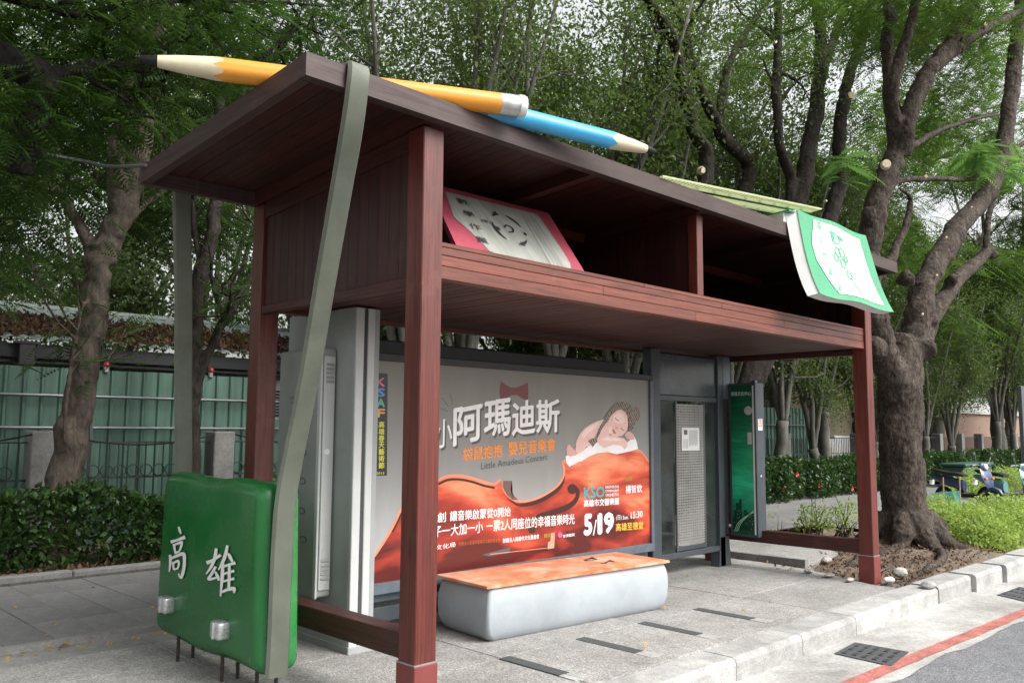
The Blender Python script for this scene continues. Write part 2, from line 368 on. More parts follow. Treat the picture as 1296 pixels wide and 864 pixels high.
M['leaf_far_lit'] = leafmat('leaf_far_lit', (0.055, 0.095, 0.028), (0.16, 0.225, 0.08), 0.35)  # lighter leaf copy: open-sky brightness of the far trees is in the colour
M['leaf_hedge'] = leafmat('leaf_hedge', (0.010, 0.028, 0.007), (0.050, 0.105, 0.024), 0.25, 0.35, nscale=2.0)
M['leaf_bush'] = leafmat('leaf_bush', (0.12, 0.21, 0.035), (0.36, 0.47, 0.11), 0.4, 0.5, nscale=2.5)
M['litter'] = leafmat('litter', (0.05, 0.028, 0.016), (0.20, 0.12, 0.07), 0.05, 0.8)
M['litter_y'] = leafmat('litter_y', (0.30, 0.13, 0.02), (0.55, 0.36, 0.06), 0.1, 0.7)
M['flower'] = flat('flower', (0.55, 0.03, 0.03), 0.5)
M['stone'] = concrete('stone', (0.42, 0.40, 0.36), 0.2, 40.0, 0.3, 0.9, 0.5, 6)
M['root'] = bark('root', (0.06, 0.042, 0.03), (0.15, 0.105, 0.075), (0.27, 0.20, 0.15), 7.0, 0.9)

# bench top: worn orange paint
m, nt, b = _nodes('bench_top'); v = coords(nt)
n1 = noise(nt, v, 3.2, 9, 0.68, 0.4)
r = ramp(nt, [(0.36, (0.60, 0.13, 0.05)), (0.5, (0.66, 0.24, 0.12)), (0.62, (0.60, 0.42, 0.30)), (0.75, (0.45, 0.40, 0.34))]); nt.links.new(n1, r.inputs[0])
n2 = noise(nt, v, 26, 8, 0.75); r2 = ramp(nt, [(0.60, (0, 0, 0)), (0.74, (0.7,) * 3)]); nt.links.new(n2, r2.inputs[0])
nt.links.new(mix(nt, r2.outputs[0], r.outputs[0], (0.30, 0.22, 0.17)), b.inputs["Base Color"]); b.inputs["Roughness"].default_value = 0.45
M['bench_top'] = m

# ------------------------------------------------------------------ lettering
def glyph_mesh(body, bold=0.0, res=3):
    c = bpy.data.curves.new("lettering", 'FONT'); c.body = body; c.resolution_u = res; c.offset = bold; c.fill_mode = 'FRONT'
    o = bpy.data.objects.new("lettering", c); COL.objects.link(o)
    dg = bpy.context.evaluated_depsgraph_get(); dg.update()
    me = bpy.data.meshes.new_from_object(o.evaluated_get(dg))
    bpy.data.objects.remove(o); bpy.data.curves.remove(c)
    return me
def letters(name, body, p0, p1, h, mat, parent, out, up=None, bold=0.0, lift=0.002, res=3):
    """fit body between baseline points p0 and p1, glyph height h; out = surface normal"""
    p0 = np.array(p0, float); p1 = np.array(p1, float); out = np.array(out, float); out /= np.linalg.norm(out)
    me = glyph_mesh(body, 0.0, res)
    n = len(me.vertices)
    if n == 0: return None
    co = np.empty(n * 3); me.vertices.foreach_get("co", co); co = co.reshape(-1, 3)
    lifts = np.zeros(n)
    if bold > 0:      # heavier weight: the same strokes struck several times, slightly apart
        fs = [tuple(p.vertices) for p in me.polygons]; offs = [(0, 0), (bold, 0), (-bold, 0), (0, bold), (0, -bold), (bold * .7, bold * .7), (-bold * .7, -bold * .7)]
        co = np.vstack([co + np.array([a, b_, 0]) for a, b_ in offs]); lifts = np.repeat(np.arange(len(offs)) * .00006, n)
        me2 = bpy.data.meshes.new(name); me2.from_pydata(co.tolist(), [], [tuple(i + k * n for i in f) for k in range(len(offs)) for f in fs]); bpy.data.meshes.remove(me); me = me2
    mn = co.min(0); mx = co.max(0); w = max(1e-6, mx[0] - mn[0]); hh = max(1e-6, mx[1] - mn[1])
    ex = p1 - p0
    if up is None:
        up = np.cross(out, ex); up /= np.linalg.norm(up)
    up = np.array(up, float)
    u = (co[:, 0] - mn[0]) / w; vv = (co[:, 1] - mn[1]) / hh
    P = p0 + u[:, None] * ex + vv[:, None] * (up * h) + out * (lift + lifts)[:, None]
    me.vertices.foreach_set("co", P.ravel()); me.materials.clear(); me.update()
    return link(name, me, mat, parent)
def sheet(name, pts, mat, parent, out, lift, strip=False):
    out = np.array(out, float)
    P = [np.array(p, float) + out * lift for p in pts]
    if strip:
        h_ = len(P) // 2
        return MB().add(P, [(i, i + 1, 2 * h_ - 2 - i, 2 * h_ - 1 - i) for i in range(h_ - 1)]).build(name, mat, parent)
    bm = bmesh.new(); vs = [bm.verts.new(p) for p in P]; f = bm.faces.new(vs)
    bmesh.ops.triangulate(bm, faces=[f]); me = bpy.data.meshes.new(name); bm.to_mesh(me); bm.free()
    return link(name, me, mat, parent)
def ribbon2(pts, widths):
    P = np.array(pts, float); n = len(P); T = np.gradient(P, axis=0); T /= np.linalg.norm(T, axis=1)[:, None]
    Nn = np.stack([-T[:, 1], T[:, 0]], 1); W = np.full(n, widths) if np.isscalar(widths) else np.interp(np.linspace(0, 1, n), np.linspace(0, 1, len(widths)), widths)
    return [tuple(p) for p in P + Nn * W[:, None] / 2] + [tuple(p) for p in (P - Nn * W[:, None] / 2)[::-1]]
def disc2(cx, cy, rx, ry=None, n=16):
    ry = rx if ry is None else ry
    return [(cx + rx * math.cos(2 * math.pi * i / n), cy + ry * math.sin(2 * math.pi * i / n)) for i in range(n)]
def catmull(pts, per=5):
    P = np.array(pts, float); P = np.vstack([2 * P[0] - P[1], P, 2 * P[-1] - P[-2]]); out = []
    for i in range(1, len(P) - 2):
        for t in np.linspace(0, 1, per, endpoint=False):
            a, b_, c, d = P[i - 1], P[i], P[i + 1], P[i + 2]
            out.append(0.5 * (2 * b_ + (c - a) * t + (2 * a - 5 * b_ + 4 * c - d) * t * t + (3 * b_ - a - 3 * c + d) * t ** 3))
    out.append(P[-2]); return np.array(out)

# ================================================================== THE SETTING
rnd = random.Random(7)
def sheet_z(name, x0, y0, x1, y1, z, mat, div=0):
    mb = MB(); mb.add([(x0, y0, z), (x1, y0, z), (x1, y1, z), (x0, y1, z)], [(0, 1, 2, 3)])
    return mb.build(name, mat)
kind(sheet_z('ground', -300, -300, 400, 400, -0.34, M['soil']), 'structure')
kind(sheet_z('road', -120, -14, 220, -0.62, -0.165, M['asphalt']), 'structure')
gut = MB()
g0, g1 = at_z(1094, 864, -.155), at_z(1296, 779, -.155)
gd = (g1 - g0) / (g1[0] - g0[0])
def gline(X, off=0.0): return (X, g0[1] + gd[1] * (X - g0[0]) + off, -.16)
XA, XB = -20, 14
_gx = np.linspace(XA, XB, 240); _gr = np.random.RandomState(8); _go = np.convolve(_gr.uniform(-.09, .03, 240), np.ones(3) / 3, 'same')
gut.add([gline(x_, -.05 + o_) for x_, o_ in zip(_gx, _go)] + [(x_, -0.3, -.16) for x_ in _gx], [(i, i + 1, 241 + i, 240 + i) for i in range(239)])
kind(gut.build('gutter_strip', M['gutter']), 'structure')
# the painted red no-stopping line with ragged edges
rl = MB(); xs = np.linspace(-6, XB, 120); rs = np.random.RandomState(3)
top = [(x, gline(x)[1] + .125 + rs.uniform(-.006, .006), -.155) for x in xs]; bot = [(x, gline(x)[1] + rs.uniform(-.007, .007), -.155) for x in xs]
n = len(xs); rl.add(bot + top, [(i, i + 1, n + i + 1, n + i) for i in range(n - 1)])
kind(rl.build('road_marking', M['redline']), 'structure', 'red painted no stopping line along the gutter')

# curb: individual stones
curb = MB().box((-20, -.55, -.36), (30, -.34, -.19)).build('curb', M['joint']); kind(curb, 'structure')
x = -9.0; i = 0
while x < 16:
    L = rnd.uniform(.92, 1.02)
    hi = 0.0 if x < 5.6 else min(.09, .014 * (x - 5.2))
    yo = -.58 - (.10 * min(1, max(0, (x - 6.2) / 2)))
    yi = -.305 - (.10 * min(1, max(0, (x - 6.2) / 2)))
    dz = rnd.uniform(-.003, .003); dy = rnd.uniform(-.004, .004)
    g = 0.0035
    prof = [(yo + dy, -.33), (yi + dy, -.33), (yi + dy, hi + dz), (yo + dy + .035, hi + dz), (yo + dy + .01, hi + dz - .012), (yo + dy, hi + dz - .04)]
    MB().prism(prof, 'x', x + g, x + L - g).build('curb_stone', M['curb'], curb)
    x += L; i += 1

# pavement under and before the shelter: cast slabs with joints
pave = MB().add([(-12, -.305, -.03), (6.45, -.305, -.03), (6.45, 2.62, -.03), (-12, 2.62, -.03)], [(0, 1, 2, 3)]).build('pavement', M['joint']); kind(pave, 'structure')
xsj = [-11.6 + 1.6 * k for k in range(12)] ; ysj = [-.3, .55, 1.38, 2.0, 2.62]
for xi in range(len(xsj)):
    for yi in range(4):
        x0, x1 = xsj[xi], (xsj[xi + 1] if xi + 1 < len(xsj) else 0)
        if xi == len(xsj) - 1: continue
        g = .004; dz = rnd.uniform(-.002, .002)
        MB().cbox((x0 + g, ysj[yi] + g, -.12), (x1 - g, ysj[yi + 1] - g, dz), .004).build('paving_slab', M['agg'], pave)
# last column, broken off along the tree pit
edge = [(5.90, -.3), (5.98, -.15), (6.10, .10), (6.16, .30), (6.36, .62), (6.50, .95), (6.56, 1.4), (6.56, 2.62)]
ex = lambda y: float(np.interp(y, [p[1] for p in edge], [p[0] for p in edge]))
for yi in range(4):
    y0, y1 = ysj[yi] + .004, ysj[yi + 1] - .004
    ys = np.linspace(y0, y1, 9); r_ = np.random.RandomState(yi)
    poly = [(6.004, y0)] + [(max(6.03, ex(y)) + r_.uniform(-.02, .02), y) for y in ys] + [(6.004, y1)]
    MB().prism(poly, 'z', -.12, .001).build('paving_slab', M['agg'], pave)
# smooth cement strip and the step up to the walk behind
kind(MB().box((-12, 2.62, -.1), (6.6, 2.985, -.004)).build('cement_strip', M['smooth_cement']), 'structure')
walk = MB().add([(-12, 3.0, .015), (60, 3.0, .015), (60, 5.62, .015), (-12, 5.62, .015)], [(0, 1, 2, 3)]).build('walkway', M['joint']); kind(walk, 'structure')
MB().box((-12, 2.985, -.1), (6.7, 3.06, .040)).build('edge_stone', M['smooth_cement'], walk)
pv = None
for a in range(44):
    for b_ in range(4):
        X0 = -3.94 + a * .335; Y0 = 3.065 + b_ * .64
        if a > 40 and b_ > 2: pass
        if pv is None:
            pv = MB().cbox((0, 0, -.05), (.330, .635, 0), .004).mesh('paver')
        o = link('paver', pv, M['paver'], walk); o.location = (X0, Y0, .034 + rnd.uniform(-.003, .003))
kind(MB().add([(10.85, 1.9, .022), (60, 1.9, .022), (60, 5.62, .022), (10.85, 5.62, .022)], [(0, 1, 2, 3)]).build('far_walkway', M['paver']), 'structure')
# bed edging below the left hedge and right hedge
ed = MB().box((-12, 5.62, -.1), (60, 5.70, .06)).build('bed_edging', M['joint']); kind(ed, 'structure')
x = -8.0
while x < 14:
    MB().cbox((x, 5.63, -.05), (x + .99, 5.76, .115 + rnd.uniform(-.005, .005)), .012).build('edging_stone', M['smooth_cement'], ed); x += 1.0
bed = MB()
nx, ny = 90, 8; vs = []
for j in range(ny + 1):
    for i in range(nx + 1):
        X = -14 + 80 * i / nx; Y = 5.70 + 3.4 * j / ny
        vs.append((X, Y, .07 + .04 * math.sin(X * 2.1 + Y) * math.sin(Y * 3 + X * .7)))
bed.add(vs, [(j * (nx + 1) + i, j * (nx + 1) + i + 1, (j + 1) * (nx + 1) + i + 1, (j + 1) * (nx + 1) + i) for j in range(ny) for i in range(nx)])
kind(bed.build('planting_bed', M['soil'], smooth=True), 'structure')

# raised kerbed slab beside the shelter (right) and the soil of the tree pit
isl = MB().prism([(6.66, 1.02), (7.55, 1.02), (7.9, 1.35), (7.9, 2.98), (6.60, 2.98)], 'z', -.1, .065).build('raised_slab', M['agg']); kind(isl, 'structure')
for a, b_ in (((6.55, 2.98), (6.57, 2.3)), ((6.57, 2.29), (6.60, 1.62)), ((6.60, 1.61), (6.62, 1.0))):
    MB().hexa([(a[0], a[1], -.1), (b_[0], b_[1], -.1), (b_[0] + .085, b_[1], -.1), (a[0] + .085, a[1], -.1),
               (a[0] + .012, a[1], .078), (b_[0] + .012, b_[1], .078), (b_[0] + .08, b_[1], .078), (a[0] + .08, a[1], .078)]).build('edging_stone', M['smooth_cement'], isl)
pit = MB(); nx, ny = 110, 60; vs = []; rs = np.random.RandomState(5)
for j in range(ny + 1):
    for i in range(nx + 1):
        X = 5.7 + 12.3 * i / nx; Y = -.42 + 3.1 * j / ny
        d = math.hypot(X - 9.0, (Y - .75))
        z = -.035 + .16 * math.exp(-(d / 1.25) ** 2) + .035 * math.sin(X * 5.1 + 1.3 * Y) * math.sin(Y * 6.3 + X) + rs.uniform(-.014, .014)
        if X < 6.75: z -= .05 * (6.75 - X)
        if Y > 2.3: z = min(z, .01)
        vs.append((X, Y, z))
pit.add(vs, [(j * (nx + 1) + i, j * (nx + 1) + i + 1, (j + 1) * (nx + 1) + i + 1, (j + 1) * (nx + 1) + i) for j in range(ny) for i in range(nx)])
kind(pit.build('tree_pit_soil', M['soil'], smooth=True), 'structure')

# drain cover plates in the gutter
def plate(px, label):
    P = [at_z(x, y, -.152) for x, y in px]; t = thing('drain_cover', label, 'drain cover', tuple(np.mean(P, 0)), 'drain covers in the gutter')
    Q = [p - np.array([0, 0, .02]) for p in P]
    MB().hexa(Q + P).build('plate', M['leadgrey'], t)
    c = np.mean(P, 0)
    for k in range(5):
        for l in range(3):
            u, v_ = .14 + .18 * k, .2 + .3 * l
            q = (P[0] * (1 - u) + P[1] * u) * (1 - v_) + (P[3] * (1 - u) + P[2] * u) * v_
            MB().cbox(q + np.array([-.045, -.02, -.002]), q + np.array([.045, .02, .005]), .003).build('tread_bar', M['hood_dark'], t)
plate([(1056, 826), (1128, 842), (1150, 824), (1082, 812)], 'dark steel drain cover in the gutter beside the red line, nearest the camera')
plate([(1262, 752), (1296, 760), (1330, 748), (1290, 742)], 'dark steel drain cover in the gutter cut by the frame edge')

# dark strips let into the pavement in front of the bench
strips = [((635, 831), (708, 858), (732, 853), (660, 826), 'nearest the left front post'), ((735, 808), (822, 833), (845, 826), (758, 803), 'second from the left front post'),
          ((818, 790), (897, 808), (915, 803), (840, 786), 'third from the left front post'), ((888, 772), (972, 789), (985, 785), (905, 769), 'farthest from the left front post')]
for a, b_, c, d, w in strips:
    P = [at_z(x, y, .003) for x, y in (a, b_, c, d)]
    X0 = float(np.mean([P[0][0], P[1][0]])); X1 = X0 + .105
    t = thing('pavement_strip', 'dark grey strip let into the pavement, ' + w, 'pavement strip', (X0, .2, 0), 'dark strips in the pavement')
    MB().box((X0, -.02, -.01), (X1, .54, .006)).build('rubber_insert', M['leadgrey'], t)
    MB().prism([(X0 - .005, -.17), (X0 + .06, -.18), (X0 + .05, -.026), (X0 - .003, -.026)], 'z', -.01, .005).build('tile_chip', M['curb'], t)
    MB().prism([(X0 + .066, -.18), (X0 + .125, -.165), (X0 + .108, -.026), (X0 + .056, -.026)], 'z', -.01, .0045).build('tile_chip', M['curb'], t)

# ================================================================== THE TIMBER SHELTER
Lx, W = 6.184, 0.156
YB0, YB1 = 1.925, 2.081
ZBT, ZBB, YBM = 2.72, 2.495, .0227
RX0, RX1, RY0, RY1 = -.867, 6.872, -.103, 2.09
def zr(Y): return 3.5404 - (Y - RY0) * .0625
sh = thing('timber_bus_shelter', 'reddish brown timber bus stop shelter with a high open shelf under its flat roof', 'bus shelter', (Lx / 2, 1, 0))
for X0 in (0, Lx):
    for (y0, y1) in ((0, W), (YB0, YB1)):
        ztop = zr(y1) - .125
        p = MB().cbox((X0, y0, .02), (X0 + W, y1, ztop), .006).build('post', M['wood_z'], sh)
        MB().cbox((X0 - .008, y0 - .008, -.03), (X0 + W + .008, y1 + .008, .268), .005).build('post_sleeve', M['sleeve'], p)
        MB().box((X0 - .006, y0 - .006, .268), (X0 + W + .006, y1 + .006, .276)).build('sleeve_bead', M['solder'], p)
    MB().cbox((X0 + .004, W, .285), (X0 + .145, YB0, .428), .006).build('rail', M['wood_y_shade'], sh)
# shelf: layered front beam, soffit boards, side, back and divider boards
bands = [(2.495, 2.573), (2.575, 2.640), (2.642, 2.690), (2.692, 2.72)]
for k, (a, b_) in enumerate(bands):
    cuts = {0: [W, 2.9, Lx], 1: [W, 1.7, 4.4, Lx], 2: [W, 3.3, Lx], 3: [W, 2.2, 4.9, Lx]}[k]
    for x0, x1 in zip(cuts[:-1], cuts[1:]):
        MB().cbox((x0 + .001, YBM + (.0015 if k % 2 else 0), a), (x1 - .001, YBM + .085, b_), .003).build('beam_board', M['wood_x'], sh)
MB().cbox((W, YB0 + .03, 2.47), (Lx, YB0 + .12, 2.68), .004).build('rear_beam', M['wood_x'], sh)
nb = 63; wd = (Lx - W) / nb
bd = MB().cbox((0, YBM + .087, 0), (wd - .004, YB0 + .03, .022), .003).mesh('soffit_board')
for k in range(nb):
    o = link('soffit_board', bd, M['wood_y_shade'], sh); o.location = (W + k * wd + .002, 0, 2.500 + rnd.uniform(-.0012, .0012))
ns = 16; ws = (YB0 - W) / ns
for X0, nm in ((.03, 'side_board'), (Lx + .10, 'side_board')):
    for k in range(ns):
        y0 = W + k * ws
        MB().box((X0, y0 + .0015, 2.47), (X0 + .025, y0 + ws - .0015, zr(y0 + ws) - .17)).build(nm, M['wood_in_shade'], sh)
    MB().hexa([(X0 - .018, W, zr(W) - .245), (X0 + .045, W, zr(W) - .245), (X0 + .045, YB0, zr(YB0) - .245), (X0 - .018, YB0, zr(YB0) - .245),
               (X0 - .018, W, zr(W) - .128), (X0 + .045, W, zr(W) - .128), (X0 + .045, YB0, zr(YB0) - .128), (X0 - .018, YB0, zr(YB0) - .128)]).build('side_beam', M['wood_y_shade'], sh)
    MB().cbox((X0 - .02, W, 2.44), (X0 + .05, YB0, 2.498), .003).build('sill_beam', M['wood_y_shade'], sh)
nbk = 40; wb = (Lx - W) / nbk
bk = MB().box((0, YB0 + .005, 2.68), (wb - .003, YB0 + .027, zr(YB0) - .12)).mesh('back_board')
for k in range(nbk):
    o = link('back_board', bk, M['wood_in_shade'], sh); o.location = (W + k * wb, 0, 0)
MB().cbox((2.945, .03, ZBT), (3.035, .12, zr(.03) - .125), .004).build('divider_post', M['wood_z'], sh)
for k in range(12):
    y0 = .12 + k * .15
    MB().box((2.965, y0 + .001, ZBB + .02), (2.99, y0 + .149, zr(y0 + .15) - .08)).build('divider_board', M['wood_in_shade'], sh)
# roof: fascia, joists, boards on top
FH = .126
MB().hexa([(RX0, RY0, zr(RY0) - FH), (RX1, RY0, zr(RY0) - FH), (RX1, RY0 + .07, zr(RY0) - FH), (RX0, RY0 + .07, zr(RY0) - FH),
           (RX0, RY0, zr(RY0)), (RX1, RY0, zr(RY0)), (RX1, RY0 + .07, zr(RY0)), (RX0, RY0 + .07, zr(RY0))]).build('front_fascia', M['wood_roof'], sh)
MB().hexa([(RX0, RY1 - .06, zr(RY1) - FH), (RX1, RY1 - .06, zr(RY1) - FH), (RX1, RY1, zr(RY1) - FH), (RX0, RY1, zr(RY1) - FH),
           (RX0, RY1 - .06, zr(RY1)), (RX1, RY1 - .06, zr(RY1)), (RX1, RY1, zr(RY1)), (RX0, RY1, zr(RY1))]).build('rear_fascia', M['wood_roof'], sh)
def sl(name, x0, x1, y0, y1, lo, hi, mat):   # bar following the roof slope
    return MB().hexa([(x0, y0, zr(y0) + lo), (x1, y0, zr(y0) + lo), (x1, y1, zr(y1) + lo), (x0, y1, zr(y1) + lo),
                      (x0, y0, zr(y0) + hi), (x1, y0, zr(y0) + hi), (x1, y1, zr(y1) + hi), (x0, y1, zr(y1) + hi)]).build(name, mat, sh)
for x0, x1 in ((RX0 + .002, RX0 + .065), (RX1 - .065, RX1 - .002)):
    sl('end_fascia', x0, x1, RY0 + .071, RY1 - .061, -FH + .001, -.001, M['wood_roof_y'])
for x0 in (-.02, 1.5, 2.93, 4.5, Lx + .05):
    sl('joist', x0, x0 + .075, RY0 + .071, RY1 - .061, -FH + .006, -.032, M['wood_y_shade'])
for y0 in (1.25,):
    for xa, xb in ((.056, 1.499), (1.576, 2.929), (3.006, 4.499), (4.576, Lx + .049)):
        sl('purlin', xa, xb, y0, y0 + .06, -FH + .012, -.032, M['wood_x'])
nr = 70; wr = (RX1 - RX0 - .135) / nr
y0, y1 = RY0 + .071, RY1 - .061
rb = MB().hexa([(0, y0, zr(y0) - .03), (wr - .004, y0, zr(y0) - .03), (wr - .004, y1, zr(y1) - .03), (0, y1, zr(y1) - .03),
                (0, y0, zr(y0) - .004), (wr - .004, y0, zr(y0) - .004), (wr - .004, y1, zr(y1) - .004), (0, y1, zr(y1) - .004)]).mesh('roof_board')
for k in range(nr):
    o = link('roof_board', rb, M['wood_y_shade'], sh); o.location = (RX0 + .068 + k * wr, 0, rnd.uniform(-.001, .001))

# ================================================================== PENCILS, RULER, BOOKS ON THE ROOF AND IN THE SHELF
def pencil(name, label, tip, end, rad, bodymat, ferrule, facets):
    tip = np.array(tip, float); end = np.array(end, float); ax = end - tip; Lp = np.linalg.norm(ax); ax /= Lp
    t = thing(name, label, 'giant pencil', tuple((tip + end) / 2 - np.array([0, 0, rad])))
    c0, c1 = .10, .40
    s = facets
    smooth_angle(MB().lathe(tip, ax, [(0.0, rad * .12), (.02, rad * .32), (c0, rad * .50)], 20).build('lead', M['p_lead'], t))
    # the bare wood, ending in scallops where the paint starts
    mb = MB(); n = 48; prev = None; a = np.cross(ax, [0, 0, 1.0]); a /= np.linalg.norm(a); b_ = np.cross(ax, a)
    rows = []
    for fr in (0, .35, .7, 1.0):
        row = []
        for j in range(n):
            th = 2 * math.pi * j / n
            sc = abs(((th * s / (2 * math.pi)) % 1.0) - .5) * 2
            te = c1 + .06 * (1 - sc ** 1.4) - .02
            tt = c0 + (te - c0) * fr
            rr = rad * (.50 + .50 * min(1, (tt - c0) / (c1 - c0 + .02)) ** .8)
            row.append(tip + ax * tt + (a * math.cos(th) + b_ * math.sin(th)) * rr)
        rows.append(row)
    mb.add([p for r_ in rows for p in r_], [(i * n + j, i * n + (j + 1) % n, (i + 1) * n + (j + 1) % n, (i + 1) * n + j) for i in range(3) for j in range(n)])
    smooth_angle(mb.build('bare_wood', M['p_cream'], t), 50)
    mb = MB(); endb = Lp - (.17 if ferrule else .02)
    rows = [rows[-1]]
    for fr in (.5, 1.0):
        row = []
        for j in range(n):
            th = 2 * math.pi * j / n
            tt = c1 + .06 + (endb - c1 - .06) * fr
            row.append(tip + ax * tt + (a * math.cos(th) + b_ * math.sin(th)) * rad)
        rows.append(row)
    mb.add([p for r_ in rows for p in r_], [(i * n + j, i * n + (j + 1) % n, (i + 1) * n + (j + 1) % n, (i + 1) * n + j) for i in range(2) for j in range(n)] + [tuple(2 * n + j for j in range(n))])
    smooth_angle(mb.build('barrel', bodymat, t), 50)
    if ferrule:
        fo = smooth_angle(MB().lathe(tip, ax, [(endb - .005, rad * 1.015), (endb + .03, rad * 1.015), (endb + .035, rad * 1.035), (endb + .06, rad * 1.035), (endb + .065, rad * 1.015), (endb + .12, rad * 1.015)], 28).build('ferrule', M['p_metal'], t))
        smooth_angle(MB().lathe(tip, ax, [(endb + .118, rad * 1.05), (endb + .15, rad * 1.06), (endb + .165, rad * .98), (endb + .17, rad * .5)], 28).build('eraser', M['p_eraser'], t))
    return t
pencil('yellow_pencil', 'giant yellow pencil with black lead and silver ferrule lying on the roof', (-1.43, .68, 3.565), (.60, -.255, 3.607), .066, M['p_yellow'], True, 6)
bt = np.array((1.80, -.385, 3.575)); be = np.array((.16, -.010, 3.602))
pencil('blue_pencil', 'giant blue pencil with black lead lying on the roof edge', bt, be + (bt - be) * .15, .062, M['p_blue'], False, 5)

# the ruler: clear pale green sheet, rests on the roof and the green book
m, nt, b = _nodes('ruler_sheet'); b.inputs["Base Color"].default_value = (0.56, 0.66, 0.36, 1); b.inputs["Roughness"].default_value = 0.3
n1 = noise(nt, coords(nt), 5, 4); r = ramp(nt, [(0.3, (0.55, 0.60, 0.38)), (0.7, (0.64, 0.68, 0.46))]); nt.links.new(n1, r.inputs[0]); nt.links.new(r.outputs[0], b.inputs["Base Color"])
tr = N(nt, "ShaderNodeBsdfTranslucent"); tr.inputs[0].default_value = (0.80, 0.84, 0.62, 1); ms = N(nt, "ShaderNodeMixShader"); ms.inputs[0].default_value = .6
nt.links.new(b.outputs[0], ms.inputs[1]); nt.links.new(tr.outputs[0], ms.inputs[2]); nt.links.new(ms.outputs[0], nt.nodes["Material Output"].inputs["Surface"])
M['ruler'] = m
M['ruler_green'] = flat('ruler_green', (0.02, 0.42, 0.16), 0.4); M['ink'] = flat('ink', (0.03, 0.03, 0.032), 0.6)
A = np.array((2.25, -.125, 3.556)); B = at_y(1040, 263.5, -.20); D_ = at_z(1000, 275, B[2]) - B; D_ = np.array([D_[0], D_[1], 0.0]) * .85
rt = thing('ruler', 'giant pale green ruler with black scale marks lying along the roof edge', 'giant ruler', tuple((A + B) / 2))
nrm = np.cross(B - A, D_); nrm /= np.linalg.norm(nrm)
def rp(u, v_): return A + (B - A) * u + D_ * v_
th = nrm * .012
MB().hexa([rp(0, 0) - th, rp(1, 0) - th, rp(1, 1) - th, rp(0, 1) - th, rp(0, 0), rp(1, 0), rp(1, 1), rp(0, 1)]).build('blade', M['ruler'], rt)
for sgn, lift in ((-1, .015), (1, .003)):
    dd = nrm * lift * sgn
    def q(u0, u1, v0, v1, mat, nm, prt=rt):
        MB().add([rp(u0, v0) + dd, rp(u1, v0) + dd, rp(u1, v1) + dd, rp(u0, v1) + dd], [(0, 1, 2, 3)]).build(nm, mat, prt)
    q(.0, 1.0, .40, .52, M['ruler_green'], 'green_stripe')
    tk = MB()
    for k in range(51):
        u0 = .012 + k * .0194; ln = .30 if k % 5 == 0 else .17
        for (va, vb) in ((.015, ln), (.985 - ln * .8, .985)):
            tk.add([rp(u0, va) + dd * 1.2, rp(u0 + .0038, va) + dd * 1.2, rp(u0 + .0038, vb) + dd * 1.2, rp(u0, vb) + dd * 1.2], [(0, 1, 2, 3)])
    tk.build('scale_marks', M['ink'], rt)
for k in range(1, 10):
    c = rp(.012 + k * .097 + .012, .40); letters('scale_number', str(k), c, c + (B - A) / np.linalg.norm(B - A) * .035, .05, M['ink'], rt, -nrm, lift=.018, up=-D_ / np.linalg.norm(D_))

# the green and white book hanging over the roof edge
gb = thing('green_book', 'giant green and white exercise book hanging over the roof front at its right end', 'giant book', (5.2, -.2, 3.3))
M['book_green'] = paint('book_green', (0.018, 0.27, 0.11), 0.28, 0.16, 3, dirt=0.0, fine=6)
M['book_white'] = paint('book_white', (0.80, 0.81, 0.80), 0.4, 0.03, 5, dirt=0.05, dirtcol=(0.6, 0.62, 0.6))
M['book_pages'] = paint('book_pages', (0.62, 0.62, 0.60), 0.7, 0.06, 8, dirt=0.2, dirtcol=(0.4, 0.39, 0.36))
# front face grid from the four traced corners; y gives the sag
def bpt(u, v_):     # u 0..1 along X, v 0..1 downwards; returns point on the cover
    x = 4.33 + 1.52 * u + .22 * v_ * u + .10 * (v_ ** 2) * (1 - u) + .06 * u * v_ ** 3
    z = 3.67 - .012 * math.sin(u * math.pi * 3) - .80 * v_
    y = -.20 - .045 * math.sin(v_ * math.pi) * .4 - .12 * v_ ** 3 + .03 * (1 - v_) ** 2
    return np.array([x, y, z])
def bgrid(name, u0, u1, v0, v1, mat, lift, nu=16, nv=14):
    mb = MB(); vs = [bpt(u0 + (u1 - u0) * i / nu, v0 + (v1 - v0) * j / nv) + np.array([0, -lift, 0]) for j in range(nv + 1) for i in range(nu + 1)]
    mb.add(vs, [(j * (nu + 1) + i, (j + 1) * (nu + 1) + i, (j + 1) * (nu + 1) + i + 1, j * (nu + 1) + i + 1) for j in range(nv) for i in range(nu)])
    return smooth_angle(mb.build(name, mat, gb), 60)
# solid body
mb = MB(); nu, nv = 16, 14; T = .075
fr_ = [bpt(i / nu, j / nv) for j in range(nv + 1) for i in range(nu + 1)]
bk_ = [p + np.array([-.085, T, -.03]) * np.array([1, 1, 1]) for p in fr_]
Wd = nu + 1; nn = len(fr_); fs = []
for j in range(nv):
    for i in range(nu):
        a = j * Wd + i; fs.append((a, a + Wd, a + Wd + 1, a + 1)); fs.append((nn + a, nn + a + 1, nn + a + Wd + 1, nn + a + Wd))
for i in range(nu): fs.append((i, i + 1, nn + i + 1, nn + i)); a = nv * Wd + i; fs.append((a + 1, a, nn + a, nn + a + 1))
for j in range(nv): a = j * Wd; fs.append((a + Wd, a, nn + a, nn + a + Wd)); a += nu; fs.append((a, a + Wd, nn + a + Wd, nn + a))
mb.add(fr_ + bk_, fs); smooth_angle(mb.build('pages', M['book_pages'], gb), 40)
bgrid('cover', -.004, 1.004, -.004, 1.006, M['book_green'], .006)
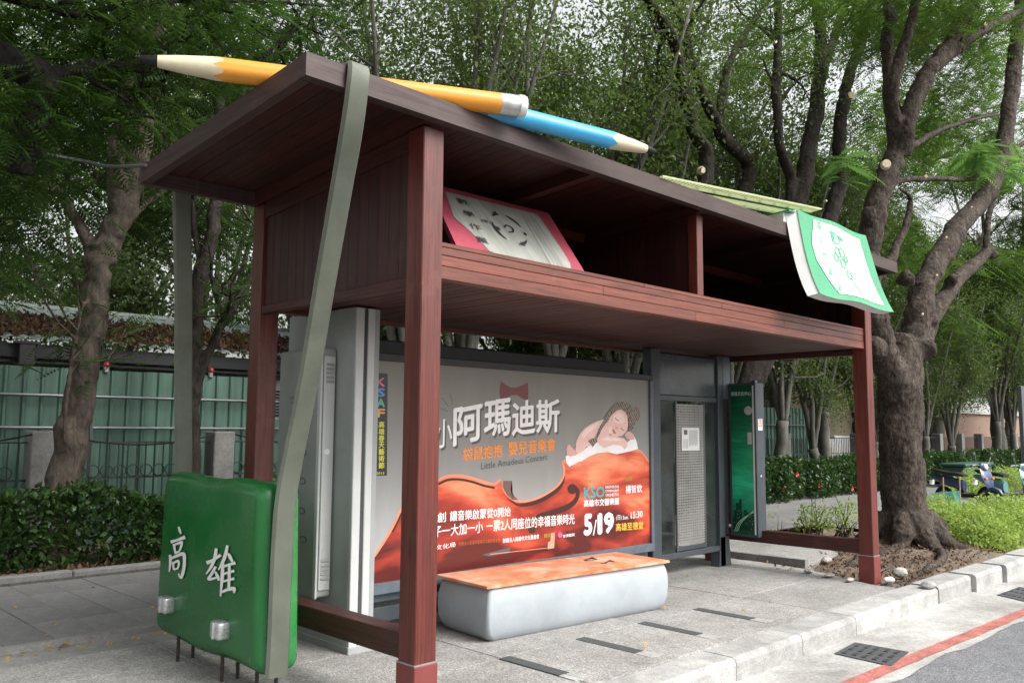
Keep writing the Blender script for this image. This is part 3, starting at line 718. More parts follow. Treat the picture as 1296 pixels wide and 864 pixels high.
# pages fold back over the roof edge
MB().hexa([(4.20, -.10, 3.545), (5.75, -.10, 3.545), (5.75, .45, 3.52), (4.20, .45, 3.52), (4.20, -.10, 3.635), (5.75, -.10, 3.635), (5.75, .45, 3.60), (4.20, .45, 3.60)]).build('folded_pages', M['book_pages'], gb)
MB().hexa([(4.20, -.16, 3.637), (5.80, -.16, 3.648), (5.78, .46, 3.606), (4.18, .46, 3.606), (4.20, -.16, 3.649), (5.80, -.16, 3.66), (5.78, .46, 3.618), (4.18, .46, 3.618)]).build('cover_back', M['book_green'], gb)
# white label field with clipped corners, following the bend
def bpoly(poly, mat, nm, lift):
    bm = bmesh.new(); vs = [bm.verts.new((p[0], p[1], 0)) for p in poly]; bm.faces.new(vs)
    bmesh.ops.triangulate(bm, faces=bm.faces[:]); bmesh.ops.subdivide_edges(bm, edges=bm.edges[:], cuts=5, use_grid_fill=True)
    for v_ in bm.verts: v_.co = Vector(bpt(v_.co.x, v_.co.y) + np.array([0, -lift, 0]))
    me = bpy.data.meshes.new(nm); bm.to_mesh(me); bm.free(); return smooth_angle(link(nm, me, mat, gb), 60)
bpoly([(.20, .04), (.86, .08), (.87, .55), (.90, .93), (.27, .93), (.12, .55), (.11, .35)], M['book_white'], 'title_field', .011)
for k, ch in enumerate('國文作業簿'):
    u, v_ = .215 + .012 * (k - 2) ** 2 * (1 if k > 2 else .3), .10 + .19 * k
    p0 = bpt(u - .01, v_ + .045); p1 = bpt(u + .05, v_ + .055)
    letters('cover_lettering', ch, p0, p1, .085, M['ruler_green'], gb, (0, -1, .05), bold=.005, lift=.014)
emb = [disc2(.46, .22, .05, .07), disc2(.44, .40, .035, .06), disc2(.50, .39, .035, .06), disc2(.40, .47, .03, .05), disc2(.48, .53, .032, .055), disc2(.52, .66, .03, .05), disc2(.535, .46, .02, .04)]
for k, e in enumerate(emb):
    ring = ribbon2(e + [e[0]], .016); h_ = len(ring) // 2
    mb = MB(); P3 = [bpt(*p) + np.array([0, -.016, 0]) for p in ring]
    mb.add(P3, [(i, i + 1, 2 * h_ - 2 - i, 2 * h_ - 1 - i) for i in range(h_ - 1)]); mb.build('cover_emblem', M['ruler_green'], gb)
for poly in ([(.40, .13), (.45, .15), (.44, .24), (.40, .28)], [(.50, .17), (.57, .19), (.56, .23), (.50, .21)]):
    MB().add([bpt(*p) + np.array([0, -.017, 0]) for p in poly], [(0, 1, 2, 3)]).build('cover_emblem', M['ruler_green'], gb)
MB().tube([bpt(.53, .70) + np.array([0, -.017, 0]), bpt(.56, .80) + np.array([0, -.017, 0]), bpt(.585, .87) + np.array([0, -.017, 0])], .004, 4).build('cover_emblem', M['ruler_green'], gb)
for k in range(5):
    u = .64 + .04 * k
    MB().add([bpt(u, .16) + np.array([0, -.015, 0]), bpt(u + .004, .16) + np.array([0, -.015, 0]), bpt(u + .01, .48) + np.array([0, -.015, 0]), bpt(u + .006, .48) + np.array([0, -.015, 0])], [(0, 1, 2, 3)]).build('ruled_line', flat('pale_green%d' % k, (.5, .68, .55)) if k == 0 else bpy.data.materials['pale_green0'], gb)

# the pink framed exercise book leaning back in the shelf
pk = thing('pink_book', 'giant exercise book with pink border and grey page leaning inside the shelf', 'giant book', (.9, .4, 2.53))
M['pink'] = paint('pink', (0.34, 0.055, 0.085), 0.5, 0.12, 6, dirt=0.1, dirtcol=(0.2, 0.04, 0.06))
m, nt, b = _nodes('page_grey'); v = coords(nt, (16, 2, 2)); n1 = noise(nt, v, 1.0, 4); r = ramp(nt, [(0.35, (0.24, 0.25, 0.22)), (0.65, (0.34, 0.35, 0.31))]); nt.links.new(n1, r.inputs[0]); nt.links.new(r.outputs[0], b.inputs["Base Color"]); b.inputs["Roughness"].default_value = .6
M['page_grey'] = m
def solve_lean():
    # right edge traced: (694,268) top to (738,342) at the beam; top lies deeper than the bottom
    t_ = at_y(694, 268, .72); b_ = at_y(738, 342, .22); return t_, b_
tR, bR = solve_lean(); tL = at_y(541, 231, .72); bL = at_y(577, 309, .22)
up_ = ((tR - bR) + (tL - bL)) / 2
bR2 = bR - up_ * .35; bL2 = bL - up_ * .35
_eu = ((bR2 - bL2) + (tR - tL)) / 2; tR = tL + _eu; bR2 = bL2 + _eu
def kp(u, v_): return bL2 + _eu * u + (tL - bL2) * v_
kn = np.cross(tR - tL, tL - bL2); kn /= np.linalg.norm(kn)
if kn[1] > 0: kn = -kn
MB().hexa([kp(0, 0) - kn * .035, kp(1, 0) - kn * .035, kp(1, 1) - kn * .035, kp(0, 1) - kn * .035, kp(0, 0), kp(1, 0), kp(1, 1), kp(0, 1)]).build('cover', M['pink'], pk)
sheet('page', [kp(*p) for p in ((.30, .08), (.83, .08), (.90, .30), (.90, .52), (.87, .93), (.11, .93), (.08, .60), (.16, .45))], M['page_grey'], pk, kn, .003)
for k, ch in enumerate('數學作業簿'):
    u, v_ = .17, .80 - .155 * k
    letters('page_lettering', ch, kp(u, v_), kp(u + .085, v_), .075, M['ink'], pk, kn, bold=.006, lift=.006, up=(tL - bL2) / np.linalg.norm(tL - bL2))
letters('page_lettering', '(甲)', kp(.29, .60), kp(.36, .60), .05, M['ink'], pk, kn, lift=.006, up=(tL - bL2) / np.linalg.norm(tL - bL2))
def arc(a0, a1, wmax, R=(.125, .185), c=(.50, .60)):
    an = np.linspace(math.radians(a0), math.radians(a1), 12); pts = [(c[0] + R[0] * math.cos(t), c[1] + R[1] * math.sin(t)) for t in an]
    return ribbon2(pts, [wmax * (.25 + .75 * math.sin(math.pi * (i / 11))) for i in range(12)])
for a0, a1 in ((20, 75), (105, 135), (165, 235), (275, 325), (345, 360)):
    sheet('page_emblem', [kp(*p) for p in arc(a0, a1, .026)], M['ink'], pk, kn, .007, True)
for cx, cy in ((.45, .78), (.40, .57), (.55, .43)):
    for an in (0, 60, 120):
        t_ = math.radians(an); d = np.array([math.cos(t_) * .02, math.sin(t_) * .028])
        sheet('page_emblem', [kp(*p) for p in ribbon2([(cx - d[0], cy - d[1]), (cx + d[0], cy + d[1])], .010)], M['ink'], pk, kn, .008, True)
sheet('page_emblem', [kp(*p) for p in ribbon2(catmull([(.46, .60), (.49, .64), (.53, .62), (.52, .57), (.48, .55)], 4), .014)], M['ink'], pk, kn, .008, True)
for k in range(4):
    sheet('ruled_line', [kp(*p) for p in ((.70 + .035 * k, .20), (.704 + .035 * k, .20), (.704 + .035 * k, .85), (.70 + .035 * k, .85))], M['seam'] if k == 0 else M['pillar'], pk, kn, .005)

# ================================================================== THE GREEN SCHOOL BAG
bag = thing('school_bag', 'giant green school bag with white lettering standing on steel rods beside the shelter', 'giant school bag', (-.35, 1.6, 0))
def rounded_box(name, lo, hi, r, mat, parent, seg=5, taper=None):
    lo = np.array(lo, float); hi = np.array(hi, float)
    bm = bmesh.new(); bmesh.ops.create_cube(bm, size=1.0)
    for v in bm.verts: v.co = Vector(((lo + hi) / 2 + np.array(v.co) * (hi - lo)))
    bmesh.ops.bevel(bm, geom=bm.edges[:], offset=r, segments=seg, affect='EDGES', profile=0.5)
    bmesh.ops.subdivide_edges(bm, edges=[e for e in bm.edges if e.calc_length() > .25], cuts=6, use_grid_fill=True)
    if taper:
        for v in bm.verts: v.co = Vector(taper(np.array(v.co)))
    me = bpy.data.meshes.new(name); bm.to_mesh(me); bm.free()
    return smooth_angle(link(name, me, mat, parent), 50)
BX0, BX1, BY0, BY1, BZ0, BZ1 = -.49, -.20, .86, 2.40, .13, 1.25
def bagwarp(p):
    q = p.copy(); tz = (p[2] - BZ0) / (BZ1 - BZ0)
    cy = (BY0 + BY1) / 2; q[1] = cy + (p[1] - cy) * (1.02 - .07 * tz)       # narrower towards the top
    ty = (p[1] - cy) / ((BY1 - BY0) / 2)
    if p[0] < -.34: q[0] -= .035 * (1 - ty ** 2) * math.sin(math.pi * min(1, max(0, tz)))   # puffed face
    q[2] -= .012 * math.sin(ty * 5 + 1)
    return q
rounded_box('body', (BX0 + .055, BY0 + .012, BZ0), (BX1, BY1 - .012, BZ1 - .012), .075, M['bag_side'], bag, 5, bagwarp)
flap = rounded_box('flap', (BX0, BY0, BZ0 - .01), (BX0 + .20, BY1, BZ1 + .01), .097, M['bag_green'], bag, 8, bagwarp)
# stitched edge along the side of the flap
bl = at_x(0, 0, BX0)
def bface(x, y): return at_x(x, y, BX0 - .032)
MB().tube([(BX0 + .185, BY0 + .03 - .02, z) for z in np.linspace(BZ0 + .06, BZ1 - .10, 12)], .010, 6).build('piping', M['bag_side'], bag)
def bagx(Y, Z):      # X of the puffed flap face
    tz = (Z - BZ0) / (BZ1 - BZ0); cy = (BY0 + BY1) / 2; ty = (Y - cy) / ((BY1 - BY0) / 2); return BX0 - .035 * (1 - ty ** 2) * math.sin(math.pi * min(1, max(0, tz)))
def brush(strokes):
    for pts, wd in strokes:
        P = catmull([(180 + x / 3.155, 590 + y / 3.155) for x, y in pts], 5); Wd_ = np.interp(np.linspace(0, 1, len(P)), np.linspace(0, 1, len(wd)), wd) * 1.35 / 3.155
        Q = []
        for x, y in ribbon2(P, list(Wd_)):
            p = at_x(x, y, BX0 - .03); Q.append((bagx(p[1], p[2]) - .005 - .0004 * len(strokes), p[1], p[2]))
        h_ = len(Q) // 2; MB().add(Q, [(i, i + 1, 2 * h_ - 2 - i, 2 * h_ - 1 - i) for i in range(h_ - 1)]).build('lettering_stroke', M['white_paint'], bag)
brush([([(146, 240), (152, 255), (157, 268)], [5, 9, 4]), ([(114, 301), (140, 294), (176, 281)], [10, 7, 11]), ([(128, 308), (132, 328), (136, 348)], [8, 8, 5]), ([(130, 312), (148, 306), (162, 302), (159, 322), (152, 338)], [6, 7, 9, 7, 5]), ([(135, 345), (154, 337)], [7, 6]),
       ([(112, 352), (113, 385), (108, 420)], [9, 9, 4]), ([(113, 368), (140, 357), (170, 348), (175, 372), (172, 410), (160, 442), (148, 426)], [7, 8, 11, 10, 10, 9, 3]), ([(126, 380), (128, 412)], [8, 6]), ([(128, 384), (148, 376), (151, 390), (146, 408)], [6, 8, 7, 5]), ([(128, 411), (147, 405)], [6, 6])])
brush([([(265, 384), (290, 372), (318, 352)], [11, 8, 9]), ([(301, 326), (296, 365), (282, 400), (263, 428)], [8, 10, 8, 3]), ([(300, 398), (286, 425), (272, 448), (290, 446), (308, 440)], [8, 8, 8, 7, 5]), ([(298, 418), (306, 436), (312, 454)], [5, 9, 7]),
       ([(342, 314), (336, 350), (324, 385), (310, 412)], [7, 10, 9, 3]), ([(326, 385), (324, 440), (316, 518)], [8, 10, 4]), ([(346, 346), (352, 360), (362, 380)], [5, 10, 6]), ([(330, 398), (350, 391), (372, 384)], [7, 7, 9]), ([(330, 428), (350, 421), (368, 416)], [6, 7, 8]), ([(328, 458), (350, 451), (368, 447)], [6, 7, 8]), ([(322, 500), (345, 490), (366, 488), (366, 506)], [7, 9, 12, 3]), ([(350, 388), (350, 430), (347, 496)], [7, 8, 7])])
for (x, y) in ((213, 764), (281, 796)):
    c = bface(x, y)
    t = rounded_box('buckle', (c[0] - .055, c[1] - .065, c[2] - .055), (c[0] + .03, c[1] + .065, c[2] + .055), .018, M['buckle'], bag, 3)
    MB().cbox((c[0] - .068, c[1] - .012, c[2] - .05), (c[0] - .05, c[1] + .008, c[2] + .05), .004).build('buckle_bar', M['p_metal'], t)
for X, Y in ((-.47, 2.01), (-.36, 2.02), (-.47, 1.354), (-.36, 1.36), (-.43, .98), (-.30, .98)):
    mb = MB(); mb.tube([(X, Y, z) for z in np.linspace(-.02, BZ0 + .05, 14)], [.011 + .002 * (k % 2) for k in range(14)], 7); mb.build('rod', M['rebar'], bag)
def strap(name, pts, width, parent, thick=.018, wdir=(1, 0, 0)):
    P = catmull(pts, 6); n = len(P); T = np.gradient(P, axis=0); T /= np.linalg.norm(T, axis=1)[:, None]
    w = np.array(wdir, float); mb = MB(); vs = []
    for i in range(n):
        a = w - T[i] * (w @ T[i]); a /= np.linalg.norm(a); nn = np.cross(T[i], a)
        wi = width[0] + (width[1] - width[0]) * i / (n - 1)
        for su, sn in ((-1, -1), (-.8, 1), (.8, 1), (1, -1), (.86, -1.8), (-.86, -1.8)):
            vs.append(P[i] + a * su * wi / 2 + nn * sn * thick / 2)
    fs = []
    for i in range(n - 1):
        for j in range(6):
            k = (j + 1) % 6; fs.append((i * 6 + j, i * 6 + k, (i + 1) * 6 + k, (i + 1) * 6 + j))
    fs += [tuple(range(5, -1, -1)), tuple((n - 1) * 6 + j for j in range(6))]
    mb.add(vs, fs); so = smooth_angle(mb.build(name, M['strap'], parent), 30)
    for sg in (-.93, .93):
        Q = []
        for i in range(n):
            a = w - T[i] * (w @ T[i]); a /= np.linalg.norm(a); nn = np.cross(T[i], a); wi = width[0] + (width[1] - width[0]) * i / (n - 1); Q.append(P[i] + a * sg * wi / 2 - nn * thick * .75)
        smooth_angle(MB().tube(Q, .005, 6).build('welt', M['strap_edge'], so), 60)
    return so
sp = [(455, 74, .10), (454.5, 78, -.02), (455, 84, -.128), (454, 108, -.135), (447, 160, -.05), (434, 235, .14), (414, 350, .40), (392, 480, .64), (372, 580, .78), (362, 640, .825), (357, 720, .828), (354, 800, .828), (351, 856, .832)]
pts = [at_y(x, y, Y) for x, y, Y in sp]
pts[0] = np.array([pts[2][0] - .01, .12, zr(.12) + .02]); pts[1] = np.array([pts[2][0] - .003, -.06, zr(-.06) + .022])
strap('strap', pts, (.135, .15), bag)
a_ = at_y(233, 246, 2.12); b_ = at_y(233, 606, 2.42)
strap('strap', [a_ + np.array([0, .0, .12]), a_ + np.array([0, .03, 0]), a_ * .66 + b_ * .34, a_ * .33 + b_ * .67, b_, b_ + np.array([0, .01, -.5])], (.135, .135), bag)

# ================================================================== BENCH
bn = thing('bench', 'low bench with worn orange top on a bulging pale grey base', 'bench', (2.46, 1.13, 0))
ang = math.radians(-4.6); bc = np.array([2.455, 1.135]); hx, hy = 1.055, .335
def bl2(u, v_, z): return (bc[0] + u * math.cos(ang) - v_ * math.sin(ang), bc[1] + u * math.sin(ang) + v_ * math.cos(ang), z)
mb = MB(); lev = [(0, .915, .845), (.008, .93, .87), (.025, .95, .905), (.06, .97, .945), (.12, .985, .975), (.20, .994, .992), (.28, .993, .992), (.34, .982, .975), (.385, .965, .945), (.403, .945, .92)]
ns = 96
for z, sx, sy in lev:
    for k in range(ns):
        q4, kk = divmod(k, ns // 4); t = kk / (ns // 4 - 1); rc = .03 + .02 * max(0, .1 - z) * 10
        a = math.pi / 2 * (q4 + t); ca = (1, -1, -1, 1)[q4]; sa = (1, 1, -1, -1)[q4]
        ux = ca * (hx * sx - rc) + rc * math.cos(a); uy = sa * (hy * sy - rc) + rc * math.sin(a)
        mb.v.append(bl2(ux + .006 * math.sin(uy * 9 + z * 12), uy + .008 * math.sin(ux * 4 + z * 10), z))
mb.f += [(i * ns + k, i * ns + (k + 1) % ns, (i + 1) * ns + (k + 1) % ns, (i + 1) * ns + k) for i in range(len(lev) - 1) for k in range(ns)] + [tuple((len(lev) - 1) * ns + k for k in range(ns))]
smooth_angle(mb.build('base', M['bench_base'], bn), 60)
MB().hexa([bl2(-hx, -hy, .404), bl2(hx, -hy, .404), bl2(hx, hy, .404), bl2(-hx, hy, .404), bl2(-hx, -hy, .424), bl2(hx, -hy, .424), bl2(hx, hy, .424), bl2(-hx, hy, .424)]).build('seat', M['bench_top'], bn)
def benchmark(px, nm='worn_mark'):
    sheet(nm, [at_z(x, y, .4255) for x, y in px], M['leadgrey'], bn, (0, 0, 1), .0)
for px in ([(737, 708), (750, 704.5), (753, 705.5), (741, 709)], [(748, 704.5), (757, 707), (754, 708.2), (746, 706)], [(739, 708.6), (752, 708.4), (752, 709.2), (740, 709.6)],
           [(764, 711.5), (772, 708), (774.5, 708.6), (767, 712.2)], [(771, 708), (779, 710.2), (776, 711), (770, 709.2)], [(760, 711.8), (768, 711.6), (768, 712.6), (761, 712.8)]):
    benchmark(px)

# ================================================================== GREY CABINET WALL AND CONTROL BOX
cb = thing('grey_cabinet', 'tall pale grey steel cabinet with control box and louvres at the poster end', 'cabinet', (.55, 1.8, 0))
MB().cbox((.472, 1.372, 0.0), (.70, 2.32, 2.492), .008).build('body', M['cab_grey'], cb)
MB().cbox((.474, 1.352, 0.01), (.545, 1.371, 2.485), .005).build('edge_strip', M['cab_white'], cb)
MB().cbox((.578, 1.352, 0.01), (.640, 1.371, 2.485), .005).build('edge_strip', M['cab_white'], cb)
MB().box((.546, 1.362, 0.01), (.577, 1.3715, 2.48)).build('groove', M['seam'], cb)
MB().cbox((.465, 1.345, -.01), (.70, 2.33, .05), .005).build('plinth', M['cab_grey'], cb)
bx = MB().cbox((.345, 1.60, .37), (.471, 2.22, 2.19), .012).build('control_box', M['cab_grey'], cb)
MB().cbox((.335, 1.592, .365), (.352, 1.635, 2.195), .004).build('door_lip', M['cab_white'], bx)
lv = MB().cbox((.36, 1.588, .42), (.455, 1.5995, 2.13), .004).build('louvre_plate', M['cab_white'], bx)
for z0 in (.50, 1.93):
    for k in range(5):
        MB().hexa([(.375, 1.578, z0 + .032 * k), (.44, 1.578, z0 + .032 * k), (.44, 1.5875, z0 + .006 + .032 * k), (.375, 1.5875, z0 + .006 + .032 * k),
                   (.375, 1.580, z0 + .004 + .032 * k), (.44, 1.580, z0 + .004 + .032 * k), (.44, 1.5875, z0 + .018 + .032 * k), (.375, 1.5875, z0 + .018 + .032 * k)]).build('louvre', M['cab_grey'], bx)
MB().lathe((.40, 1.588, 1.42), (0, -1, 0), [(0, .022), (.004, .022)], 16).build('sticker', M['white_paint'], bx)
for (x, y) in ((371, 506), (384, 573), (383, 608), (382, 646), (384, 682)):
    c = at_x(x, y, .344); n_ = 14
    MB().tube([(c[0] - .004, c[1] + .045 * math.cos(t), c[2] + .022 * math.sin(t)) for t in np.linspace(0.3, 5.4, n_)], .0018, 4).build('scribble', M['ink'], bx)

# ================================================================== POSTER CASE
YP = 1.655
PX0, PX1, PZ0, PZ1 = .82, 4.46, .40, 2.13
pc = thing('poster_case', 'long dark framed advertising case with a concert poster behind the bench', 'poster case', (2.6, 1.75, 0))
fw = .055
MB().cbox((PX0 - .05, YP - .03, PZ1), (PX1 + .05, YP + .12, PZ1 + .06), .006).build('frame_top', M['hood_dark'], pc)
MB().cbox((PX0 - .05, YP - .03, PZ0 - .085), (PX1 + .05, YP + .12, PZ0), .006).build('frame_bottom', M['frame_blue'], pc)
for x0 in (PX0 - .05, PX1): MB().cbox((x0, YP - .028, PZ0 + .001), (x0 + .05, YP + .12, PZ1 - .001), .006).build('frame_side', M['frame_blue'], pc)
MB().cbox((PX0 - .05, YP + .125, PZ0 - .03), (PX1 - .25, YP + .22, 2.315), .01).build('hood', M['hood_dark'], pc)
MB().cbox((PX0 - .03, YP + .05, .245), (PX1 + .03, YP + .10, .314), .004).build('lower_rail', M['frame_blue'], pc)
MB().cbox((PX0 - .03, YP + .06, .085), (PX1 + .03, YP + .11, .20), .004).build('lower_rail', M['steel_dark'], pc)
for x0 in (PX0 + .02, 2.6, PX1 - .1): MB().box((x0, YP + .112, -.02), (x0 + .09, YP + .20, .40)).build('foot', M['steel_dark'], pc)
# the print
m, nt, b = _nodes('poster_grey'); v = coords(nt)
sp_ = N(nt, "ShaderNodeSeparateXYZ"); nt.links.new(v, sp_.inputs[0])
g = maprange(nt, sp_.outputs[2], PZ0, PZ1, 0, 1); r = ramp(nt, [(0.0, (0.46, 0.48, 0.48)), (0.45, (0.29, 0.295, 0.285)), (1.0, (0.195, 0.185, 0.158))]); nt.links.new(g, r.inputs[0])
n1 = noise(nt, coords(nt, (3, 1, .6)), 1.2, 4); r2 = ramp(nt, [(0.35, (.93,) * 3), (.65, (1.05,) * 3)]); nt.links.new(n1, r2.inputs[0])
nt.links.new(mix(nt, 1.0, r.outputs[0], r2.outputs[0], 'MULTIPLY'), b.inputs["Base Color"]); b.inputs["Roughness"].default_value = .38
bump(nt, b, n1, .05, .02)
M['poster_grey'] = m
m, nt, b = _nodes('violin_print'); v = coords(nt, (1.0, 1, 2.6), (0, .35, 0))
n0 = noise(nt, v, 1.25, 4, .5, .5); sz_ = N(nt, "ShaderNodeSeparateXYZ"); nt.links.new(coords(nt), sz_.inputs[0]); gz = maprange(nt, sz_.outputs[2], PZ0, PZ0 + .85, -.17, .06); ad_ = N(nt, "ShaderNodeMath", operation='ADD'); nt.links.new(n0, ad_.inputs[0]); nt.links.new(gz, ad_.inputs[1]); n1 = ad_.outputs[0]; r = ramp(nt, [(0.30, (0.10, 0.010, 0.007)), (0.42, (0.36, 0.035, 0.018)), (0.53, (0.70, 0.10, 0.042)), (0.66, (0.92, 0.32, 0.16))]); nt.links.new(n1, r.inputs[0])
n2 = noise(nt, coords(nt, (2, 1, 30)), 1.0, 3); r2 = ramp(nt, [(0.3, (.88,) * 3), (.7, (1.08,) * 3)]); nt.links.new(n2, r2.inputs[0])
nt.links.new(mix(nt, 1.0, r.outputs[0], r2.outputs[0], 'MULTIPLY'), b.inputs["Base Color"]); b.inputs["Roughness"].default_value = .38
M['violin'] = m
for nm, c in dict(v_edge=(.85, .30, .18), v_dark=(.05, .012, .008), v_rib=(.16, .10, .08), skin=(.84, .54, .48), skin_d=(.72, .40, .35), skin_l=(.92, .68, .62), fur=(.88, .88, .88), lips=(.55, .12, .12),
                  tie=(.17, .03, .035), txt_white=(.92, .92, .92), txt_orange=(.92, .30, .04), txt_dark=(.10, .10, .10), teal=(.03, .42, .45), gold=(.80, .48, .06), olive=(.42, .34, .05),
                  dimor=(.48, .13, .04), pinkc=(.75, .12, .35), banner=(.02, .02, .021), yel=(.70, .70, .06), pk1=(.75, .15, .3), bl1=(.10, .3, .65), gr1=(.08, .5, .4), or1=(.8, .35, .12), tshadow=(.09, .089, .085), bow=(.68, .36, .25), greyprint=(.10, .10, .115)).items():
    M[nm] = flat('print_' + nm, c, .4)
m, nt, b = _nodes('print_hat'); vo = N(nt, "ShaderNodeTexWave"); vo.inputs["Scale"].default_value = 11; vo.inputs["Distortion"].default_value = 5; vo.inputs["Detail Scale"].default_value = 6; nt.links.new(coords(nt, (1, 1, 1), (0, .7, 0)), vo.inputs["Vector"])
r = ramp(nt, [(0.15, (.05, .032, .028)), (.5, (.16, .105, .085)), (.9, (.34, .28, .22))]); nt.links.new(vo.outputs["Fac"], r.inputs[0]); nt.links.new(r.outputs[0], b.inputs["Base Color"]); b.inputs["Roughness"].default_value = .4
M['hat'] = m
OUT = (0, -1, 0)
poster = MB().box((PX0, YP, PZ0), (PX1, YP + .02, PZ1)).build('poster', M['poster_grey'], pc)
def pp(x, y):
    p = at_y(x, y, YP); return np.array([min(max(p[0], PX0 + .001), PX1 - .001), YP, min(max(p[2], PZ0 + .001), PZ1 - .001)])
def pshape(name, px, mat, layer):
    return sheet(name, [pp(*p) for p in px], mat, poster, OUT, .0008 * layer, strip=name in ('violin_edge', 'violin_shade', 'f_hole', 'spark_line', 'string', 'baby_eye', 'hat_braid') and len(px) != 16)
def ptext(body, x0, y0, x1, y1, hpx, mat, layer=5, bold=.0, res=2):
    p0 = at_y(x0, y0, YP); p1 = at_y(x1, y1, YP); t_ = at_y((x0 + x1) / 2, (y0 + y1) / 2 - hpx, YP); h = t_[2] - (p0[2] + p1[2]) / 2
    return letters('poster_lettering', body, p0, p1, h, mat, poster, OUT, bold=bold, lift=.0008 * layer, up=(0, 0, 1), res=res)
def V(*pts): return [(540 + x / 4.32, 560 + y / 4.32) for x, y in pts]
top_c = V((60, 205), (110, 182), (170, 178), (240, 190), (310, 212), (370, 225), (405, 200))
waist = V((415, 245), (440, 285), (490, 318), (540, 320), (600, 305), (660, 275), (715, 235), (745, 190), (752, 150), (745, 110), (757, 95))
right = V((775, 125), (900, 70), (1040, 45), (1150, 38), (1180, 58), (1215, 105))
left = [(466, 712), (478, 697), (496, 668), (510, 640), (528, 618), (543, 611)]
_ct = np.vstack([catmull(left + top_c, 3), catmull(waist, 3), catmull(right, 3), [(828, 590)]]); _ct[:, 0] = np.maximum.accumulate(_ct[:, 0]); _ct = _ct[np.concatenate([[True], np.diff(_ct[:, 0]) > .05])]
_tp = [at_y(x, y, YP) for x, y in _ct]; _mb = MB(); _n = len(_tp)
_mb.add([(min(max(p[0], PX0 + .001), PX1 - .001), YP - .0008, min(max(p[2], PZ0 + .002), PZ1)) for p in _tp] + [(min(max(p[0], PX0 + .001), PX1 - .001), YP - .0008, PZ0 + .001) for p in _tp], [(i, i + 1, _n + i + 1, _n + i) for i in range(_n - 1)])
_mb.build('violin', M['violin'], poster)
pshape('violin_edge', ribbon2(catmull(left + top_c, 3), 3.0), M['v_edge'], 2)
pshape('violin_edge', ribbon2(catmull(waist, 3), 2.6), M['v_edge'], 2.3)
pshape('violin_edge', ribbon2(catmull(right, 3), 1.6), M['v_edge'], 2.6)
pshape('violin_shade', ribbon2([(x + .5, y + 5) for x, y in catmull(left[2:] + top_c[:-1], 3)], 3.0), M['v_dark'], 1.5)
pshape('violin_shade', ribbon2([(x + .5, y + 4.5) for x, y in catmull(waist[1:-2], 3)], [1.0 + 4 * math.sin(math.pi * k / 24) for k in range(25)]), M['v_dark'], 1.6)
pshape('violin_rib', V((418, 208), (466, 208), (458, 250), (478, 290), (500, 312), (470, 312), (440, 288), (418, 250)), M['v_rib'], 3)
pshape('f_hole', ribbon2(catmull(V((812, 235), (826, 268), (815, 312), (775, 348), (715, 372), (650, 390), (605, 404), (578, 428), (566, 462)), 3), [2.2, 3, 4, 4.6, 5, 5.2, 5.6, 6, 6.4, 6.8, 7.2, 7.2, 7.2, 7, 6.6, 6.2, 5.8, 5.2, 4.6, 4, 3.6, 3.2, 2.8, 2.6, 2.4]), M['v_dark'], 3)
pshape('f_hole', disc2(540 + 795 / 4.32, 560 + 252 / 4.32, 6.2, 6.4), M['v_dark'], 3.4); pshape('f_hole', disc2(540 + 574 / 4.32, 560 + 476 / 4.32, 4.6, 4.6), M['v_dark'], 3.4)
pshape('tailpiece', V((300, 612), (455, 570), (455, 600), (340, 620)), M['greyprint'], 3)
pshape('string', ribbon2([(620, 701), (655, 697), (692, 693)], .8), M['v_edge'], 3.2)
pshape('bridge', V((680, 492), (700, 490), (696, 575), (660, 580), (662, 545), (676, 535)), M['bow'], 3)
def B7(*pts): return [(680 + x / 7.2, 480 + y / 7.2) for x, y in pts]
pshape('fur', B7((255, 700), (275, 685), (340, 690), (420, 640), (470, 605), (550, 565), (600, 610), (700, 585), (800, 590), (880, 515), (905, 570), (915, 630), (860, 650), (780, 668), (720, 680), (640, 660), (540, 672), (470, 700), (400, 745), (370, 750), (340, 772), (310, 780), (290, 795), (262, 760)), M['fur'], 4)
pshape('baby_back', B7((345, 595), (360, 545), (390, 490), (430, 445), (480, 410), (540, 380), (620, 358), (650, 420), (660, 500), (570, 565), (490, 600), (430, 618)), M['skin'], 5)
pshape('baby_back', B7((400, 500), (440, 455), (500, 415), (560, 392), (540, 430), (470, 480), (420, 540)), M['skin_l'], 5.4)
pshape('baby_leg', B7((345, 640), (350, 598), (390, 582), (440, 605), (430, 640), (385, 668), (360, 680)), M['skin'], 5.7)
pshape('baby_foot', B7((262, 640), (272, 600), (290, 588), (305, 612), (335, 640), (356, 660), (350, 690), (300, 700), (268, 690)), M['skin_d'], 6)
pshape('baby_arm', B7((545, 545), (570, 490), (620, 470), (650, 505), (720, 520), (785, 535), (820, 575), (815, 610), (795, 637), (760, 602), (690, 592), (605, 625), (560, 590)), M['skin'], 6.2)
pshape('baby_arm', B7((580, 545), (640, 520), (720, 535), (780, 550), (730, 560), (640, 560)), M['skin_l'], 6.4)
pshape('baby_face', B7((638, 370), (670, 325), (720, 285), (760, 272), (795, 295), (822, 345), (830, 410), (808, 470), (770, 512), (720, 520), (675, 510), (648, 480), (636, 425)), M['skin'], 6.6)
pshape('baby_face', B7((690, 330), (740, 300), (780, 320), (800, 380), (770, 400), (720, 400), (690, 380)), M['skin_l'], 6.8)
pshape('baby_cheek', disc2(680 + 668 / 7.2, 480 + 462 / 7.2, 3.0, 4.0), M['skin_l'], 6.9)
pshape('baby_eye', ribbon2(B7((705, 345), (718, 368), (740, 375)), .9), M['v_rib'], 7.2); pshape('baby_eye', ribbon2(B7((755, 440), (775, 460), (790, 462)), .9), M['v_rib'], 7.2)
